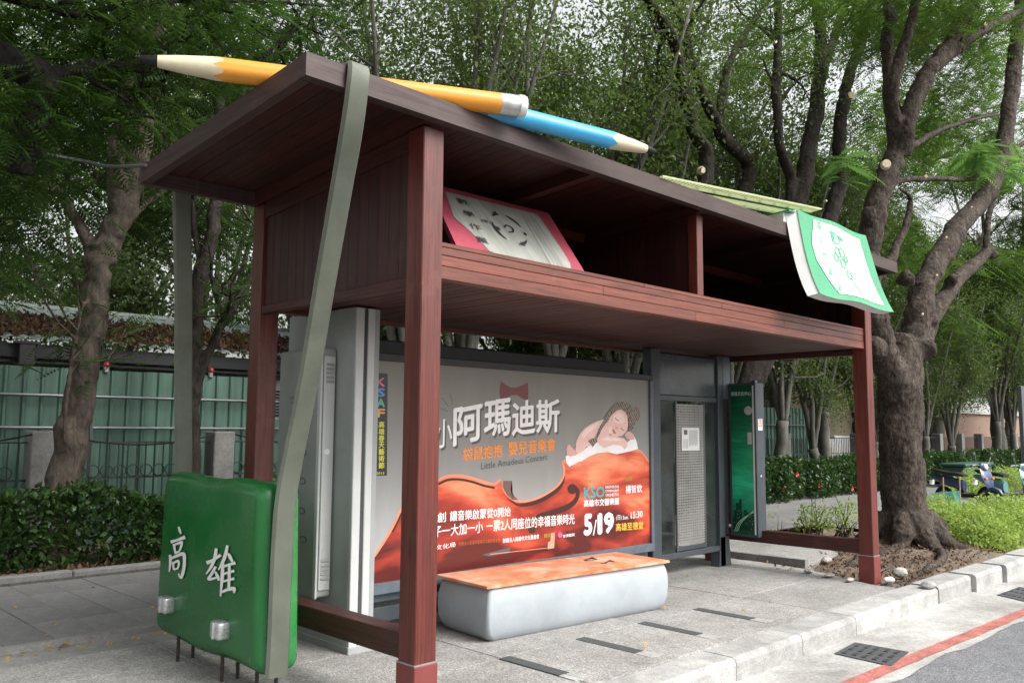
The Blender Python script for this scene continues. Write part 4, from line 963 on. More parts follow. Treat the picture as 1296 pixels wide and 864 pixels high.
pshape('baby_nose', B7((705, 425), (728, 432), (735, 455), (712, 450)), M['skin_d'], 7.2); pshape('baby_mouth', B7((676, 455), (690, 450), (708, 480), (712, 498), (690, 490)), M['lips'], 7.2)
pshape('baby_hand', B7((792, 505), (810, 478), (845, 475), (875, 505), (882, 540), (860, 552), (838, 545), (812, 540)), M['skin_d'], 7)
pshape('hat', B7((612, 350), (618, 322), (650, 285), (690, 235), (730, 207), (770, 200), (815, 212), (860, 245), (888, 300), (892, 380), (878, 430), (858, 472), (830, 462), (834, 400), (818, 335), (790, 292), (745, 268), (690, 305), (652, 350), (630, 372)), M['hat'], 7.4)
pshape('hat_tuft', disc2(680 + 903 / 7.2, 480 + 312 / 7.2, 3.9, 10.0), M['hat'], 7.1)
pshape('hat_braid', ribbon2(B7((640, 350), (605, 395), (570, 450), (545, 510), (520, 550)), [5.0, 4.2, 3.8, 3.4, 3.2]), M['hat'], 7.6)
pshape('hat_tuft', B7((460, 560), (485, 540), (530, 530), (545, 560), (520, 590), (500, 618), (485, 590)), M['hat'], 7.8)
C5 = lambda *pts: [(432 + x / 3, 288 + y / 3) for x, y in pts]
pshape('bow_tie', C5((605, 583), (625, 597), (645, 607), (665, 606), (685, 598), (708, 588), (710, 620), (708, 655), (690, 650), (668, 636), (645, 636), (625, 648), (604, 655), (600, 620)), M['tie'], 2)
for a, b_ in (((412, 628), (422, 672)), ((380, 645), (408, 680)), ((371, 684), (405, 697))):
    pshape('spark_line', ribbon2(C5(a, b_), .8), M['txt_dark'], 2)
for ch, x0, y0, x1, y1, h, bo in (('小', 550, 569, 572, 563, 36, .012), ('阿', 573, 565, 610, 556, 48, .022), ('瑪', 612, 556, 646, 550, 48, .022), ('迪', 647.5, 552, 677, 548, 44, .022), ('斯', 678, 549, 708, 547, 43, .022)):
    ptext(ch, x0 + 2, y0 + 3, x1 + 2, y1 + 3, h, M['tshadow'], 2, bo); ptext(ch, x0, y0, x1, y1, h, M['txt_white'], 3.2, bo)
ptext('袋鼠抱抱', 585, 584, 636, 577.5, 17, M['txt_orange'], 3, .016); ptext('嬰兒音樂會', 643, 577, 703, 570.5, 18, M['txt_orange'], 3, .016)
ptext('Little Amadeus Concert', 608.5, 594, 692.5, 581.5, 8.5, M['txt_dark'], 3, .004)
ptext('首創', 541, 662.5, 564, 660, 13, M['txt_white'], 4, .014); ptext('讓音樂啟蒙從0開始', 569, 659.5, 646, 653, 13, M['txt_white'], 4, .014)
ptext('親子一大加一小', 537, 681.5, 611, 673.5, 15, M['txt_white'], 4, .01); ptext('一票2人同座位的幸福音樂時光', 615, 673, 727, 662.5, 14, M['txt_white'], 4, .012)
ptext('文化局', 551, 696, 576, 691.5, 6.5, M['txt_white'], 4, .004); ptext('財團法人高雄市愛樂文化藝術基金會', 580, 690.5, 633, 685, 5, M['dimor'], 4, .01)
ptext('財團法人高雄市文化基金會', 636, 687, 682, 681, 6, M['txt_white'], 4, .016); ptext('贊助', 688, 680.5, 697, 679, 5, M['olive'], 4, .01)
pshape('logo_dot', disc2(708.5, 676.5, 2.8, 3.6), M['pinkc'], 4); ptext('普濟醫院', 712, 680, 727, 678, 4, M['txt_white'], 4, .016)
ptext('演出', 739, 612, 748, 611, 5.5, M['olive'], 4, .014); ptext('KSO', 738.5, 631, 765, 629.2, 14.5, M['teal'], 4, .03)
for k, s_ in enumerate(('KAOHSIUNG', 'SYMPHONY', 'ORCHESTRA')): ptext(s_, 766, 617.8 + 5 * k, 783, 617 + 5 * k, 3.4, M['txt_white'], 4, .02)
ptext('高雄市交響樂團', 738.5, 641.5, 783, 638, 9.2, M['txt_white'], 4, .024); ptext('指揮', 791, 609, 799.5, 608, 5.5, M['olive'], 4, .01)
ptext('楊智欽', 791.5, 624.4, 812.5, 622.8, 10.5, M['txt_white'], 4, .014)
ptext('5', 738.5, 678, 749.5, 677, 28, M['txt_white'], 4, .05); ptext('/', 750, 677, 755, 676, 19, M['txt_white'], 4, .0)
ptext('1', 756, 676.2, 762, 675.6, 27, M['txt_white'], 4, .05); ptext('9', 764, 675.2, 777, 674, 27, M['txt_white'], 4, .05)
ptext('(日)', 779.5, 658.6, 786.5, 658, 7, M['txt_white'], 4, .006); ptext('Sun.', 788, 657, 795, 656.4, 5, M['txt_white'], 4, .01)
ptext('15:30', 798, 656, 813, 654, 8.6, M['txt_white'], 4, .014); ptext('高雄至德堂', 779, 672, 814, 669, 10, M['gold'], 4, .02)
pshape('banner', [(473.2, 471.5), (490.6, 472.6), (489.6, 601.5), (471.2, 601.5)], M['banner'], 2)
for ch, y, mt in (('K', 489, 'pk1'), ('S', 502, 'bl1'), ('A', 515, 'gr1'), ('F', 528, 'or1')): ptext(ch, 476.5, y, 487, y, 11, M[mt], 3.2, .035)
for k, ch in enumerate('高雄春天藝術節'): ptext(ch, 478.8, 541 + 8.6 * k, 486.2, 541 + 8.6 * k, 8.0, M['yel'], 3.2, .02)
ptext('2013', 476, 600, 486, 600, 3.0, M['yel'], 3.2, .01)

# ================================================================== GLASS TIMETABLE BAY
YG = 1.72
gp = thing('timetable_bay', 'dark steel bus stop bay with glass panes and perforated timetable panel', 'timetable panel', (5.3, YG, 0))
MB().cbox((4.535, YG - .05, 0), (4.70, YG + .07, 2.494), .006).build('steel_post', M['steel_dark'], gp)
p3 = MB().cbox((5.87, YG - .05, 0), (5.985, YG + .07, 2.494), .006).build('steel_post', M['steel_dark'], gp)
MB().cbox((5.99, YG - .035, .36), (6.085, YG + .05, 1.98), .004).build('mounting_channel', M['hood_dark'], p3)
MB().cbox((5.99, YG - .05, 1.98), (6.15, YG + .05, 2.49), .004).build('cable_box', M['frame_blue'], p3)
MB().hexa([(5.84, YG - .05, 0), (6.10, YG - .05, 0), (6.10, YG + .07, 0), (5.84, YG + .07, 0), (5.868, YG - .05, .34), (6.06, YG - .05, .34), (6.06, YG + .07, .34), (5.868, YG + .07, .34)]).build('foot', M['steel_dark'], p3)
M['smoke_panel'] = paint('smoke_panel', (0.06, 0.075, 0.08), 0.25, 0.3, 4, dirt=0.5, dirtcol=(0.16, 0.18, 0.18))
MB().cbox((4.702, YG - .02, 1.99), (5.868, YG + .03, 2.45), .004).build('header_panel', M['smoke_panel'], gp)
MB().cbox((4.702, YG - .03, 1.925), (5.868, YG + .05, 1.985), .004).build('crossbar', M['steel_dark'], gp)
MB().cbox((4.702, YG - .05, .185), (5.868, YG + .05, .245), .004).build('bottom_rail', M['steel_dark'], gp)
m, nt, b = _nodes('pane_glass'); tr = N(nt, "ShaderNodeBsdfTransparent"); tr.inputs[0].default_value = (.70, .78, .75, 1); gl = N(nt, "ShaderNodeBsdfGlossy"); gl.inputs["Roughness"].default_value = .03
df = N(nt, "ShaderNodeBsdfDiffuse"); df.inputs[0].default_value = (.25, .28, .27, 1)
fr = N(nt, "ShaderNodeFresnel"); fr.inputs[0].default_value = 1.5; ms = N(nt, "ShaderNodeMixShader"); nt.links.new(fr.outputs[0], ms.inputs[0]); nt.links.new(tr.outputs[0], ms.inputs[1]); nt.links.new(gl.outputs[0], ms.inputs[2])
n1 = noise(nt, coords(nt), 4, 5); dm = N(nt, "ShaderNodeMixShader"); nt.links.new(maprange(nt, n1, .3, .7, .03, .16), dm.inputs[0]); nt.links.new(ms.outputs[0], dm.inputs[1]); nt.links.new(df.outputs[0], dm.inputs[2])
nt.links.new(dm.outputs[0], nt.nodes["Material Output"].inputs["Surface"]); M['glass'] = m
MB().box((4.704, YG - .005, .247), (5.02, YG + .005, 1.923)).build('glass_pane', M['glass'], gp)
MB().box((5.615, YG - .005, .247), (5.866, YG + .005, 1.923)).build('glass_pane', M['glass'], gp)
# perforated sheet
m, nt, b = _nodes('perforated'); v = coords(nt); sx = N(nt, "ShaderNodeSeparateXYZ"); nt.links.new(v, sx.inputs[0])
def saw(o, per, duty):
    a = N(nt, "ShaderNodeMath", operation='MULTIPLY'); a.inputs[1].default_value = 1 / per; nt.links.new(o, a.inputs[0])
    f = N(nt, "ShaderNodeMath", operation='FRACT'); nt.links.new(a.outputs[0], f.inputs[0])
    l = N(nt, "ShaderNodeMath", operation='LESS_THAN'); l.inputs[1].default_value = duty; nt.links.new(f.outputs[0], l.inputs[0]); return l.outputs[0]
mu = N(nt, "ShaderNodeMath", operation='MULTIPLY'); nt.links.new(saw(sx.outputs[0], .046, .7), mu.inputs[0]); nt.links.new(saw(sx.outputs[2], .030, .36), mu.inputs[1])
b.inputs["Base Color"].default_value = (.30, .29, .275, 1); b.inputs["Metallic"].default_value = .35; b.inputs["Roughness"].default_value = .45
n1 = noise(nt, coords(nt), 3, 6); r = ramp(nt, [(.3, (.24, .23, .22)), (.7, (.36, .35, .33))]); nt.links.new(n1, r.inputs[0]); nt.links.new(r.outputs[0], b.inputs["Base Color"])
tr = N(nt, "ShaderNodeBsdfTransparent"); ms = N(nt, "ShaderNodeMixShader"); nt.links.new(mu.outputs[0], ms.inputs[0]); nt.links.new(b.outputs[0], ms.inputs[1]); nt.links.new(tr.outputs[0], ms.inputs[2]); nt.links.new(ms.outputs[0], nt.nodes["Material Output"].inputs["Surface"])
M['perf'] = m
pf = MB().box((5.045, YG - .022, .29), (5.59, YG - .018, 1.89)).build('perforated_panel', M['perf'], gp)
for x0 in (5.022, 5.59): MB().box((x0, YG - .026, .25), (x0 + .022, YG - .008, 1.92)).build('panel_stile', M['pipe'], gp)
MB().box((5.045, YG - .026, .255), (5.59, YG - .012, .30)).build('panel_sill', M['steel_dark'], gp)
nt_ = MB().box((5.135, YG - .027, 1.365), (5.49, YG - .0245, 1.625)).build('paper_notice', M['white_paint'], gp)
MB().box((5.175, YG - .0285, 1.545), (5.245, YG - .0272, 1.60)).build('notice_photo', M['txt_dark'], nt_)
ln = MB()
for k in range(9): ln.box((5.28 + .02 * k, YG - .0285, 1.41 + .01 * (k % 3)), (5.286 + .02 * k, YG - .0272, 1.60))
for k in range(4): ln.box((5.165 + .025 * k, YG - .0285, 1.39), (5.172 + .025 * k, YG - .0272, 1.49 + .01 * (k % 2)))
ln.build('notice_lines', M['cab_grey'], nt_)
fl = None
for k in range(34):
    z = .30 + k * .036
    for (x0, x1) in ((4.71, 5.018), (5.62, 5.862)):
        MB().box((x0, YG + .0055, z), (x1, YG + .007, z + .012)).build('frosted_stripe', M['smoke_panel'] if k % 2 else M['frame_blue'], gp) if z < 1.4 else None

# ================================================================== GREEN LIGHTBOX SIGN
SX, SY0, SY1, SZ0, SZ1 = 6.10, 1.305, 1.66, .35, 2.165
lb = thing('lightbox_sign', 'tall narrow lightbox sign with a green night city print on a dark steel case', 'sign', (6.2, 1.5, SZ0))
MB().cbox((SX + .012, SY0, SZ0), (SX + .20, SY1, SZ1), .008).build('case', M['steel_dark'], lb)
for nm, lo, hi in (('bezel', (SX - .006, SY0 - .002, SZ0), (SX + .011, SY0 + .02, SZ1)), ('bezel', (SX - .006, SY1 - .02, SZ0), (SX + .011, SY1, SZ1)), ('bezel', (SX - .006, SY0 + .0205, SZ0), (SX + .011, SY1 - .0205, SZ0 + .025)), ('bezel', (SX - .006, SY0 + .0205, SZ1 - .025), (SX + .011, SY1 - .0205, SZ1))):
    MB().box(lo, hi).build(nm, M['steel_dark'], lb)
MB().box((SX - .003, SY0 + .0215, SZ0 + .03), (SX + .0105, SY0 + .043, SZ1 - .03)).build('white_trim', M['white_paint'], lb)
m, nt, b = _nodes('green_print'); v = coords(nt); sx = N(nt, "ShaderNodeSeparateXYZ"); nt.links.new(v, sx.inputs[0])
g = maprange(nt, sx.outputs[2], SZ0, SZ1, 0, 1); r = ramp(nt, [(0.0, (.006, .08, .045)), (.17, (.010, .19, .10)), (.33, (.035, .58, .30)), (.48, (.02, .36, .16)), (.75, (.008, .14, .06)), (1.0, (.005, .08, .04))]); nt.links.new(g, r.inputs[0])
n1 = noise(nt, coords(nt, (1, 1, 5)), 2.5, 6, .6, .6); r2 = ramp(nt, [(.35, (.7,) * 3), (.7, (1.35,) * 3)]); nt.links.new(n1, r2.inputs[0])
nt.links.new(mix(nt, 1.0, r.outputs[0], r2.outputs[0], 'MULTIPLY'), b.inputs["Base Color"]); b.inputs["Roughness"].default_value = .2; M['green_print'] = m
scr = MB().box((SX + .002, SY0 + .044, SZ0 + .026), (SX + .0115, SY1 - .021, SZ1 - .026)).build('print_panel', M['green_print'], lb)
OX = (-1, 0, 0)
M['skyline'] = flat('print_skyline', (.004, .04, .02), .25); M['glowline'] = flat('print_trail', (.45, .75, .55), .25)
rs = np.random.RandomState(11)
def sq(y, z, lay=1): return (SX + .002 - .0006 * lay, y, z)
yy = SY1 - .022
while yy > SY0 + .075:
    w_ = rs.uniform(.014, .035); h_ = rs.uniform(.14, .26) + (.12 if SY1 - .11 < yy < SY1 - .06 else 0)
    MB().add([sq(yy, .42), sq(yy - w_, .42), sq(yy - w_, .42 + h_), sq(yy, .42 + h_)], [(0, 1, 2, 3)]).build('print_tower', M['skyline'], scr); yy -= w_ + .002
for k in range(26):
    y_ = rs.uniform(SY0 + .06, SY1 - .03); z_ = rs.uniform(.42, .66); MB().add([sq(y_, z_, 2), sq(y_ - .005, z_, 2), sq(y_ - .005, z_ + .006, 2), sq(y_, z_ + .006, 2)], [(0, 1, 2, 3)]).build('print_light', M['glowline'], scr)
for k in range(3):
    P = catmull([(SY1 - .04 - .02 * k, .40), (SY1 - .09 - .02 * k, .50), (SY1 - .18 - .012 * k, .575), (SY0 + .055, .64 + .012 * k)], 5); R2 = ribbon2(P, .006); h_ = len(R2) // 2
    MB().add([sq(a, c, 3) for a, c in R2], [(i, i + 1, 2 * h_ - 2 - i, 2 * h_ - 1 - i) for i in range(h_ - 1)]).build('print_light_trail', M['glowline'], scr)
letters('sign_lettering', '高雄文化中心', (SX + .002, SY1 - .03, 2.015), (SX + .002, SY0 + .06, 2.015), .05, M['txt_white'], scr, OX, bold=.006, lift=.002, up=(0, 0, 1))
MB().lathe((SX + .002, SY0 + .10, 1.835), OX, [(0, .052), (.003, .052)], 24).build('round_sticker', M['cab_white'], scr)
letters('sticker_lettering', '禁止吸菸', (SX - .001, SY0 + .135, 1.845), (SX - .001, SY0 + .065, 1.845), .014, M['txt_dark'], scr, OX, lift=.001, up=(0, 0, 1)); 
MB().box((SX - .001, SY0 + .06, 1.435), (SX + .0018, SY0 + .115, 1.575)).build('paper_sticker', M['cab_white'], scr)
st = MB().box((SX + .045, SY0 - .0035, 1.60), (SX + .145, SY0 - .0005, 1.735)).build('warning_sticker', M['white_paint'], lb)
for lo, hi in (((SX + .06, SY0 - .0055, 1.645), (SX + .13, SY0 - .004, 1.655)), ((SX + .06, SY0 - .0055, 1.715), (SX + .13, SY0 - .004, 1.725)), ((SX + .06, SY0 - .0055, 1.656), (SX + .068, SY0 - .004, 1.714)), ((SX + .122, SY0 - .0055, 1.656), (SX + .13, SY0 - .004, 1.714)), ((SX + .088, SY0 - .0055, 1.66), (SX + .102, SY0 - .004, 1.71))):
    MB().box(lo, hi).build('sticker_print', M['lips'], st)
MB().box((SX + .08, SY0 - .006, 1.05), (SX + .10, SY0 - .0005, 1.075)).build('lock', M['white_paint'], lb)
MB().cbox((SX + .03, SY0 + .02, SZ1 + .001), (SX + .09, SY0 + .07, SZ1 + .03), .004).build('hinge_cap', M['pipe'], lb)

# ================================================================== FENCE, HOARDING AND BUILDINGS BEHIND
YF = 7.5
fence = thing('iron_fence', 'black iron railing with concrete pillars and ring band behind the hedge', 'fence', (10, YF, 0))
FZ = 1.53
pil = [-2.3, 0.0, 2.27, 4.55, 6.85] + [9.15 + 2.3 * k for k in range(16)]
for i, X in enumerate(pil):
    MB().cbox((X, YF - .15, -.1), (X + .30, YF + .15, FZ), .012).build('pillar', M['pillar'], fence)
for a, b_ in zip(pil[:-1], pil[1:]):
    x0, x1 = a + .301, b_ - .001
    mb = MB(); mb.box((x0, YF - .015, .30), (x1, YF + .015, .33)); mb.box((x0, YF - .015, .93), (x1, YF + .015, .955)); mb.box((x0, YF - .015, 1.38), (x1, YF + .015, 1.40))
    k = x0 + .07
    while k < x1 - .03:
        mb.box((k - .007, YF - .007, .33), (k + .007, YF + .007, .93)); mb.box((k - .0069, YF - .0069, .955), (k + .0069, YF + .0069, 1.38)); k += .115
    mb.build('railing_bay', M['iron'], fence)
    if x0 < 5:
        k = x0 + .12
        while k < x1 - .1:
            MB().tube([(k + .075 * math.cos(t), YF - .02, 1.03 + .075 * math.sin(t)) for t in np.linspace(0, 2 * math.pi, 15)], .008, 5, cap=False).build('ring', M['iron'], fence); k += .165
# sagging cable strung between the pillars
for a, b_ in zip(pil[:4], pil[1:5]):
    xs = np.linspace(a + .3, b_, 14)
    MB().tube([(x_, YF - .16, 1.49 - .13 * (1 - ((2 * (x_ - xs[0]) / (xs[-1] - xs[0]) - 1) ** 2))) for x_ in xs], .011, 5).build('cable', M['black_plastic'], fence)

YH = 8.1
hoard = thing('green_hoarding', 'green corrugated steel site hoarding behind the iron railing', 'hoarding', (0, YH, 0))
def hpanel(x0, w_, z1, root):
    # sheet with raised ribs
    prof = []; n_ = 4; d = w_ / n_
    for k in range(n_):
        a = x0 + k * d; prof += [(a, YH), (a + d * .70, YH), (a + d * .78, YH - .030), (a + d * .92, YH - .030)]
    prof.append((x0 + w_, YH)); poly = prof + [(x, y + .006) for x, y in reversed(prof)]
    mb = MB(); n2 = len(prof)
    vs = [(x, y, .05) for x, y in prof] + [(x, y, z1) for x, y in prof]
    mb.add(vs, [(i, i + 1, n2 + i + 1, n2 + i) for i in range(n2 - 1)])
    vs = [(x, y + .006, .05) for x, y in prof] + [(x, y + .006, z1) for x, y in prof]
    mb.add(vs, [(i + 1, i, n2 + i, n2 + i + 1) for i in range(n2 - 1)])
    return mb.build('panel', M['hoard'], root)
x = -5.2
while x < 3.3:
    hpanel(x, .848, 2.335 + rnd.uniform(-.012, .012), hoard); x += .85
while x < 9.0:
    hpanel(x, .848, 1.72, hoard); x += .85
for z in (1.98, 1.57):
    MB().tube([(-5.2, YH - .10, z), (5.2, YH - .10, z)], .022, 8).build('scaffold_tube', M['pipe'], hoard)
for X in (-3.0, 0.86, 4.4):
    MB().tube([(X, YH - .145, .05), (X, YH - .145, 2.2)], .024, 8).build('scaffold_tube', M['pipe'], hoard)
hoard2 = thing('green_hoarding', 'pale green corrugated hoarding seen between tree trunks beyond the sign', 'hoarding', (19, YH, 0))
x = 14.5
while x < 21.9:
    hpanel(x, .848, 2.25 + rnd.uniform(-.012, .012), hoard2); x += .85
MB().tube([(14.5, YH - .10, 1.75), (21.9, YH - .10, 1.75)], .022, 8).build('scaffold_tube', M['pipe'], hoard2)
for k, (px, py, w_) in enumerate(((135, 461, 'left of the two above the green hoarding, beside the leaning trunk'), (267, 468, 'right of the two above the green hoarding, beside the grey strap'))):
    c = at_y(px, py, YH - .02); t = thing('warning_lamp', 'small red warning lamp, ' + w_, 'warning lamp', (c[0], c[1], c[2] - .06), 'red lamps on the hoarding')
    MB().lathe((c[0], c[1], c[2] - .105), (0, 0, 1), [(0, .03), (.07, .035), (.072, .05)], 12).build('lamp_base', M['p_metal'], t)
    smooth_angle(MB().lathe((c[0], c[1], c[2] - .03), (0, 0, 1), [(0, .045), (.025, .05), (.045, .042), (.06, .025), (.064, .008)], 14).build('lamp_dome', M['lamp_red'], t))
c = at_y(121 - .1, 0, YH)
c2 = at_y(1021, 518, YH - .02); t = thing('warning_lamp', 'small red warning lamp on the pale green hoarding beyond the sign', 'warning lamp', tuple(c2), 'red lamps on the hoarding')
MB().lathe((c2[0], c2[1], c2[2] - .09), (0, 0, 1), [(0, .03), (.07, .035)], 10).build('lamp_base', M['p_metal'], t)
MB().lathe((c2[0], c2[1], c2[2] - .02), (0, 0, 1), [(0, .075), (.04, .08), (.08, .05), (.10, .015)], 12).build('lamp_dome', M['lamp_red'], t)

# low building with tin roof
YW = 9.15
bld = thing('low_building', 'low pale building with a corrugated tin roof covered in dead leaves', 'building', (0, 10.5, 0))
MB().box((-9, YW, -.3), (6.0, YW + .2, 2.66)).build('wall', M['bld_white'], bld)
MB().box((5.8, YW + .2, -.3), (6.0, 12.0, 2.66)).build('wall', M['bld_white'], bld)
MB().cbox((-9, YW - .34, 2.50), (6.2, YW - .28, 2.69), .006).build('eave_beam', M['dark'], bld)
MB().box((-9, YW - .279, 2.44), (6.2, YW - .02, 2.47)).build('soffit', M['dark'], bld)
def zt(Y): return 2.735 + (Y - (YW - .45)) * .245
def roof_sheet(x0, x1):
    mb = MB(); per = .19; n_ = int((x1 - x0) / per * 4); xs = np.linspace(x0, x1, n_ + 1)
    hgt = [.0 if (k % 4) < 2 else .032 for k in range(n_ + 1)]
    vs = []
    for Y in (YW - .45, YW + 1.0, 12.1):
        vs += [(xs[k], Y, zt(Y) + hgt[k]) for k in range(n_ + 1)]
    n1 = n_ + 1
    mb.add(vs, [(j * n1 + k, j * n1 + k + 1, (j + 1) * n1 + k + 1, (j + 1) * n1 + k) for j in range(2) for k in range(n_)])
    mb.build('roof_sheet', M['roof_tin'], bld)
x = -9.0
while x < 6.0: roof_sheet(x, x + .95); x += .951
MB().tube([(-9, 12.1, zt(12.1) + .03), (6.2, 12.1, zt(12.1) + .03)], .06, 8).build('ridge_cap', M['roof_tin'], bld)
MB().cbox((3.42, YW - .03, 1.72), (4.6, YW - .005, 2.32), .006).build('vent_frame', M['bld_white'], bld)
for k in range(9): MB().box((3.55, YW - .052, 1.78 + .05 * k), (4.45, YW - .032, 1.805 + .05 * k)).build('vent_slat', M['dark'], bld)
c = at_y(32, 447, YW - .36)
MB().cbox((c[0] - .10, c[1] - .12, c[2] - .16), (c[0] + .10, c[1] - .01, c[2] + .12), .01).build('loudspeaker', M['black_plastic'], bld)
MB().cbox((c[0] - .16, c[1] - .11, c[2] + .121), (c[0] + .16, c[1] - .01, c[2] + .16), .006).build('bracket', M['black_plastic'], bld)

# buildings seen in gaps at the right
b2 = thing('beige_building', 'beige plastered building glimpsed between trunks beyond the green hoarding', 'building', (28, 16, 0))
MB().box((19, 14, -.3), (37.5, 15, 6.2)).build('wall', M['bld_beige'], b2)
for X in (22.0, 25.5, 29.0, 32.5):
    w_ = MB().box((X, 13.93, 2.6), (X + 1.5, 13.99, 4.1)).build('window', M['dark'], b2)
    MB().cbox((X - .1, 13.85, 2.45), (X + 1.6, 13.99, 2.58), .01).build('window_sill', M['bld_white'], b2)
MB().box((18.9, 13.7, 4.5), (37.5, 13.99, 4.75)).build('string_course', M['bld_white'], b2)
b3 = thing('white_building', 'white tiled building with a pinkish ground floor glimpsed behind the big tree', 'building', (46, 13, 0))
MB().box((38, 12, 2.6), (70, 13, 9)).build('wall', M['bld_white'], b3); MB().box((38, 12.02, -.3), (70, 13, 2.598)).build('ground_floor', M['bld_pink'], b3)
for k in range(6):
    X = 40 + 4.2 * k; MB().box((X, 11.93, 3.6), (X + 2.2, 11.99, 5.2)).build('window', M['dark'], b3)
    MB().box((X + 1.07, 11.90, 3.6), (X + 1.13, 11.928, 5.2)).build('window_bar', M['bld_white'], b3)
    MB().box((X, 11.93, 6.6), (X + 2.2, 11.99, 8.0)).build('window', M['dark'], b3)
for z in (2.6, 5.6): MB().box((38, 11.9, z), (70, 11.99, z + .15)).build('string_course', M['bld_white'], b3)
b4 = thing('block_wall', 'pale concrete block wall beyond the hedge between slim trunks', 'wall', (24.5, 8.4, 0))
for k in range(4): MB().cbox((22.1 + 1.25 * k, 8.3, -.2), (23.33 + 1.25 * k, 8.5, 1.35 + .1 * (k % 2)), .02).build('wall_panel', M['bld_white'], b4)

# ================================================================== FOLIAGE TOOLS
def fast_mesh(name, V_, nper, tone):
    n = len(V_); me = bpy.data.meshes.new(name); me.vertices.add(n); me.vertices.foreach_set("co", V_.astype(np.float32).ravel())
    nf = n // nper; me.loops.add(n); me.loops.foreach_set("vertex_index", np.arange(n, dtype=np.int32))
    me.polygons.add(nf); me.polygons.foreach_set("loop_start", np.arange(0, n, nper, dtype=np.int32))
    me.update(calc_edges=True)
    a = me.attributes.new("tone", 'FLOAT', 'POINT'); a.data.foreach_set("value", np.repeat(tone, n // len(tone)).astype(np.float32))
    return me
def unit(v): return v / (np.linalg.norm(v, axis=-1, keepdims=True) + 1e-9)
def simple_leaves(P, size, rs, up=.5, aspect=.48, clump=None):
    n = len(P); d = unit(rs.normal(size=(n, 3)) + np.array([0, 0, -.15])); nn = unit(rs.normal(size=(n, 3)) + np.array([0, 0, up * 2]))
    b = unit(np.cross(d, nn)); nn = np.cross(b, d); s = (size * rs.uniform(.65, 1.3, n))[:, None]
    w = s * aspect / 2
    V_ = np.stack([P, P + d * s * .45 + b * w + nn * s * .06, P + d * s - nn * s * .08, P + d * s * .45 - b * w + nn * s * .06], 1)
    return V_.reshape(-1, 3), rs.rand(n)
def fronds(P, length, rs, k=9, droop=.35, lw=.30, outdir=None):
    n = len(P); a = rs.rand(n) * 2 * np.pi
    d = np.stack([np.cos(a), np.sin(a), rs.uniform(-.7, .25, n)], 1)
    if outdir is not None: d = d + outdir * .6
    d = unit(d); up = unit(np.array([0, 0, 1.0]) + rs.normal(size=(n, 3)) * .28); b = unit(np.cross(d, up)); nn = np.cross(b, d)
    L = length * rs.uniform(.7, 1.25, n)
    t = (np.arange(k) + .8) / k
    C = P[:, None, :] + d[:, None, :] * (L[:, None] * t)[..., None] - np.array([0, 0, 1.0]) * (droop * L[:, None] * t ** 2)[..., None]
    ll = (lw * L)[:, None] * (np.sin(np.pi * (t * .8 + .12)))[None, :]
    out = []
    for sg in (-1, 1):
        dd = unit(b * sg * .9 + d * .45)[:, None, :] - nn[:, None, :] * .12 - np.array([0, 0, .15])
        e = dd * ll[..., None]; wv = d[:, None, :] * (ll * .17)[..., None]
        out.append(np.stack([C, C + e * .45 + wv, C + e, C + e * .5 - wv], 2))
    V_ = np.stack(out, 2).reshape(-1, 3)      # n,k,2,4,3
    tone = np.repeat(np.clip(rs.rand(n) * .8 + .1, 0, 1), k * 2) + rs.uniform(-.1, .1, n * k * 2)
    return V_, np.clip(tone, 0, 1)
def ell(c, r, n, rs, shell=.35):
    v = unit(rs.normal(size=(n, 3))); q = rs.rand(n) ** shell; return np.array(c) + v * q[:, None] * np.array(r)
def clumps(c, r, ncl, per, sd, rs, shell=.5):
    C = ell(c, r, ncl, rs, shell); w = np.array([1, 1, .6]) * sd
    return (C[:, None, :] + rs.normal(size=(ncl, per, 3)) * w).reshape(-1, 3)

def limb(mb, pts, rads, sides=9, rough=.08, seed=0, per=5):
    P = catmull(pts, per); R = np.interp(np.linspace(0, 1, len(P)), np.linspace(0, 1, len(rads)), rads)
    rs = np.random.RandomState(seed); P[1:-1] += rs.normal(size=(len(P) - 2, 3)) * (R[1:-1, None] * .10)
    mb.tube(P, R, sides, rough, seed); return P, R
def twigs(mb, P, R, rs, lvl, tips, n, length, start=.35, up=.35):
    """side branches along a limb, recursive"""
    m = len(P)
    for _ in range(n):
        i = int(rs.uniform(start, 1.0) * (m - 1)); T = unit(P[min(i + 1, m - 1)] - P[max(i - 1, 0)])
        d = unit(T * .5 + rs.normal(size=3) * .75 + np.array([0, 0, up])); L = length * rs.uniform(.6, 1.3); r0 = min(R[i] * .6, .012 + .03 * L / 1.2)
        Q = [P[i]]
        for s_ in range(5):
            d = unit(d + rs.normal(size=3) * .22 + np.array([0, 0, .05])); Q.append(Q[-1] + d * L / 5)
        Q = np.array(Q); rr = np.linspace(r0, r0 * .35, 6); mb.tube(Q, rr, 5 if lvl else 4, 0, 0, cap=False)
        tips.extend([Q[3], Q[4], Q[5]])
        if lvl > 0: twigs(mb, Q, rr, rs, lvl - 1, tips, 3, length * .55, .3, up)
def organic(o, voxel, disp, nscale):
    m_ = o.modifiers.new('union', 'REMESH'); m_.mode = 'VOXEL'; m_.voxel_size = voxel; m_.use_smooth_shade = True
    m_ = o.modifiers.new('soften', 'SMOOTH'); m_.factor = .5; m_.iterations = 3
    tx = bpy.data.textures.new('bark_relief', 'CLOUDS'); tx.noise_scale = nscale; tx.noise_depth = 4; tx.noise_type = 'HARD_NOISE'; tx.contrast = 1.3
    m_ = o.modifiers.new('bark', 'DISPLACE'); m_.texture = tx; m_.texture_coords = 'LOCAL'; m_.strength = disp; m_.mid_level = .4
    return o
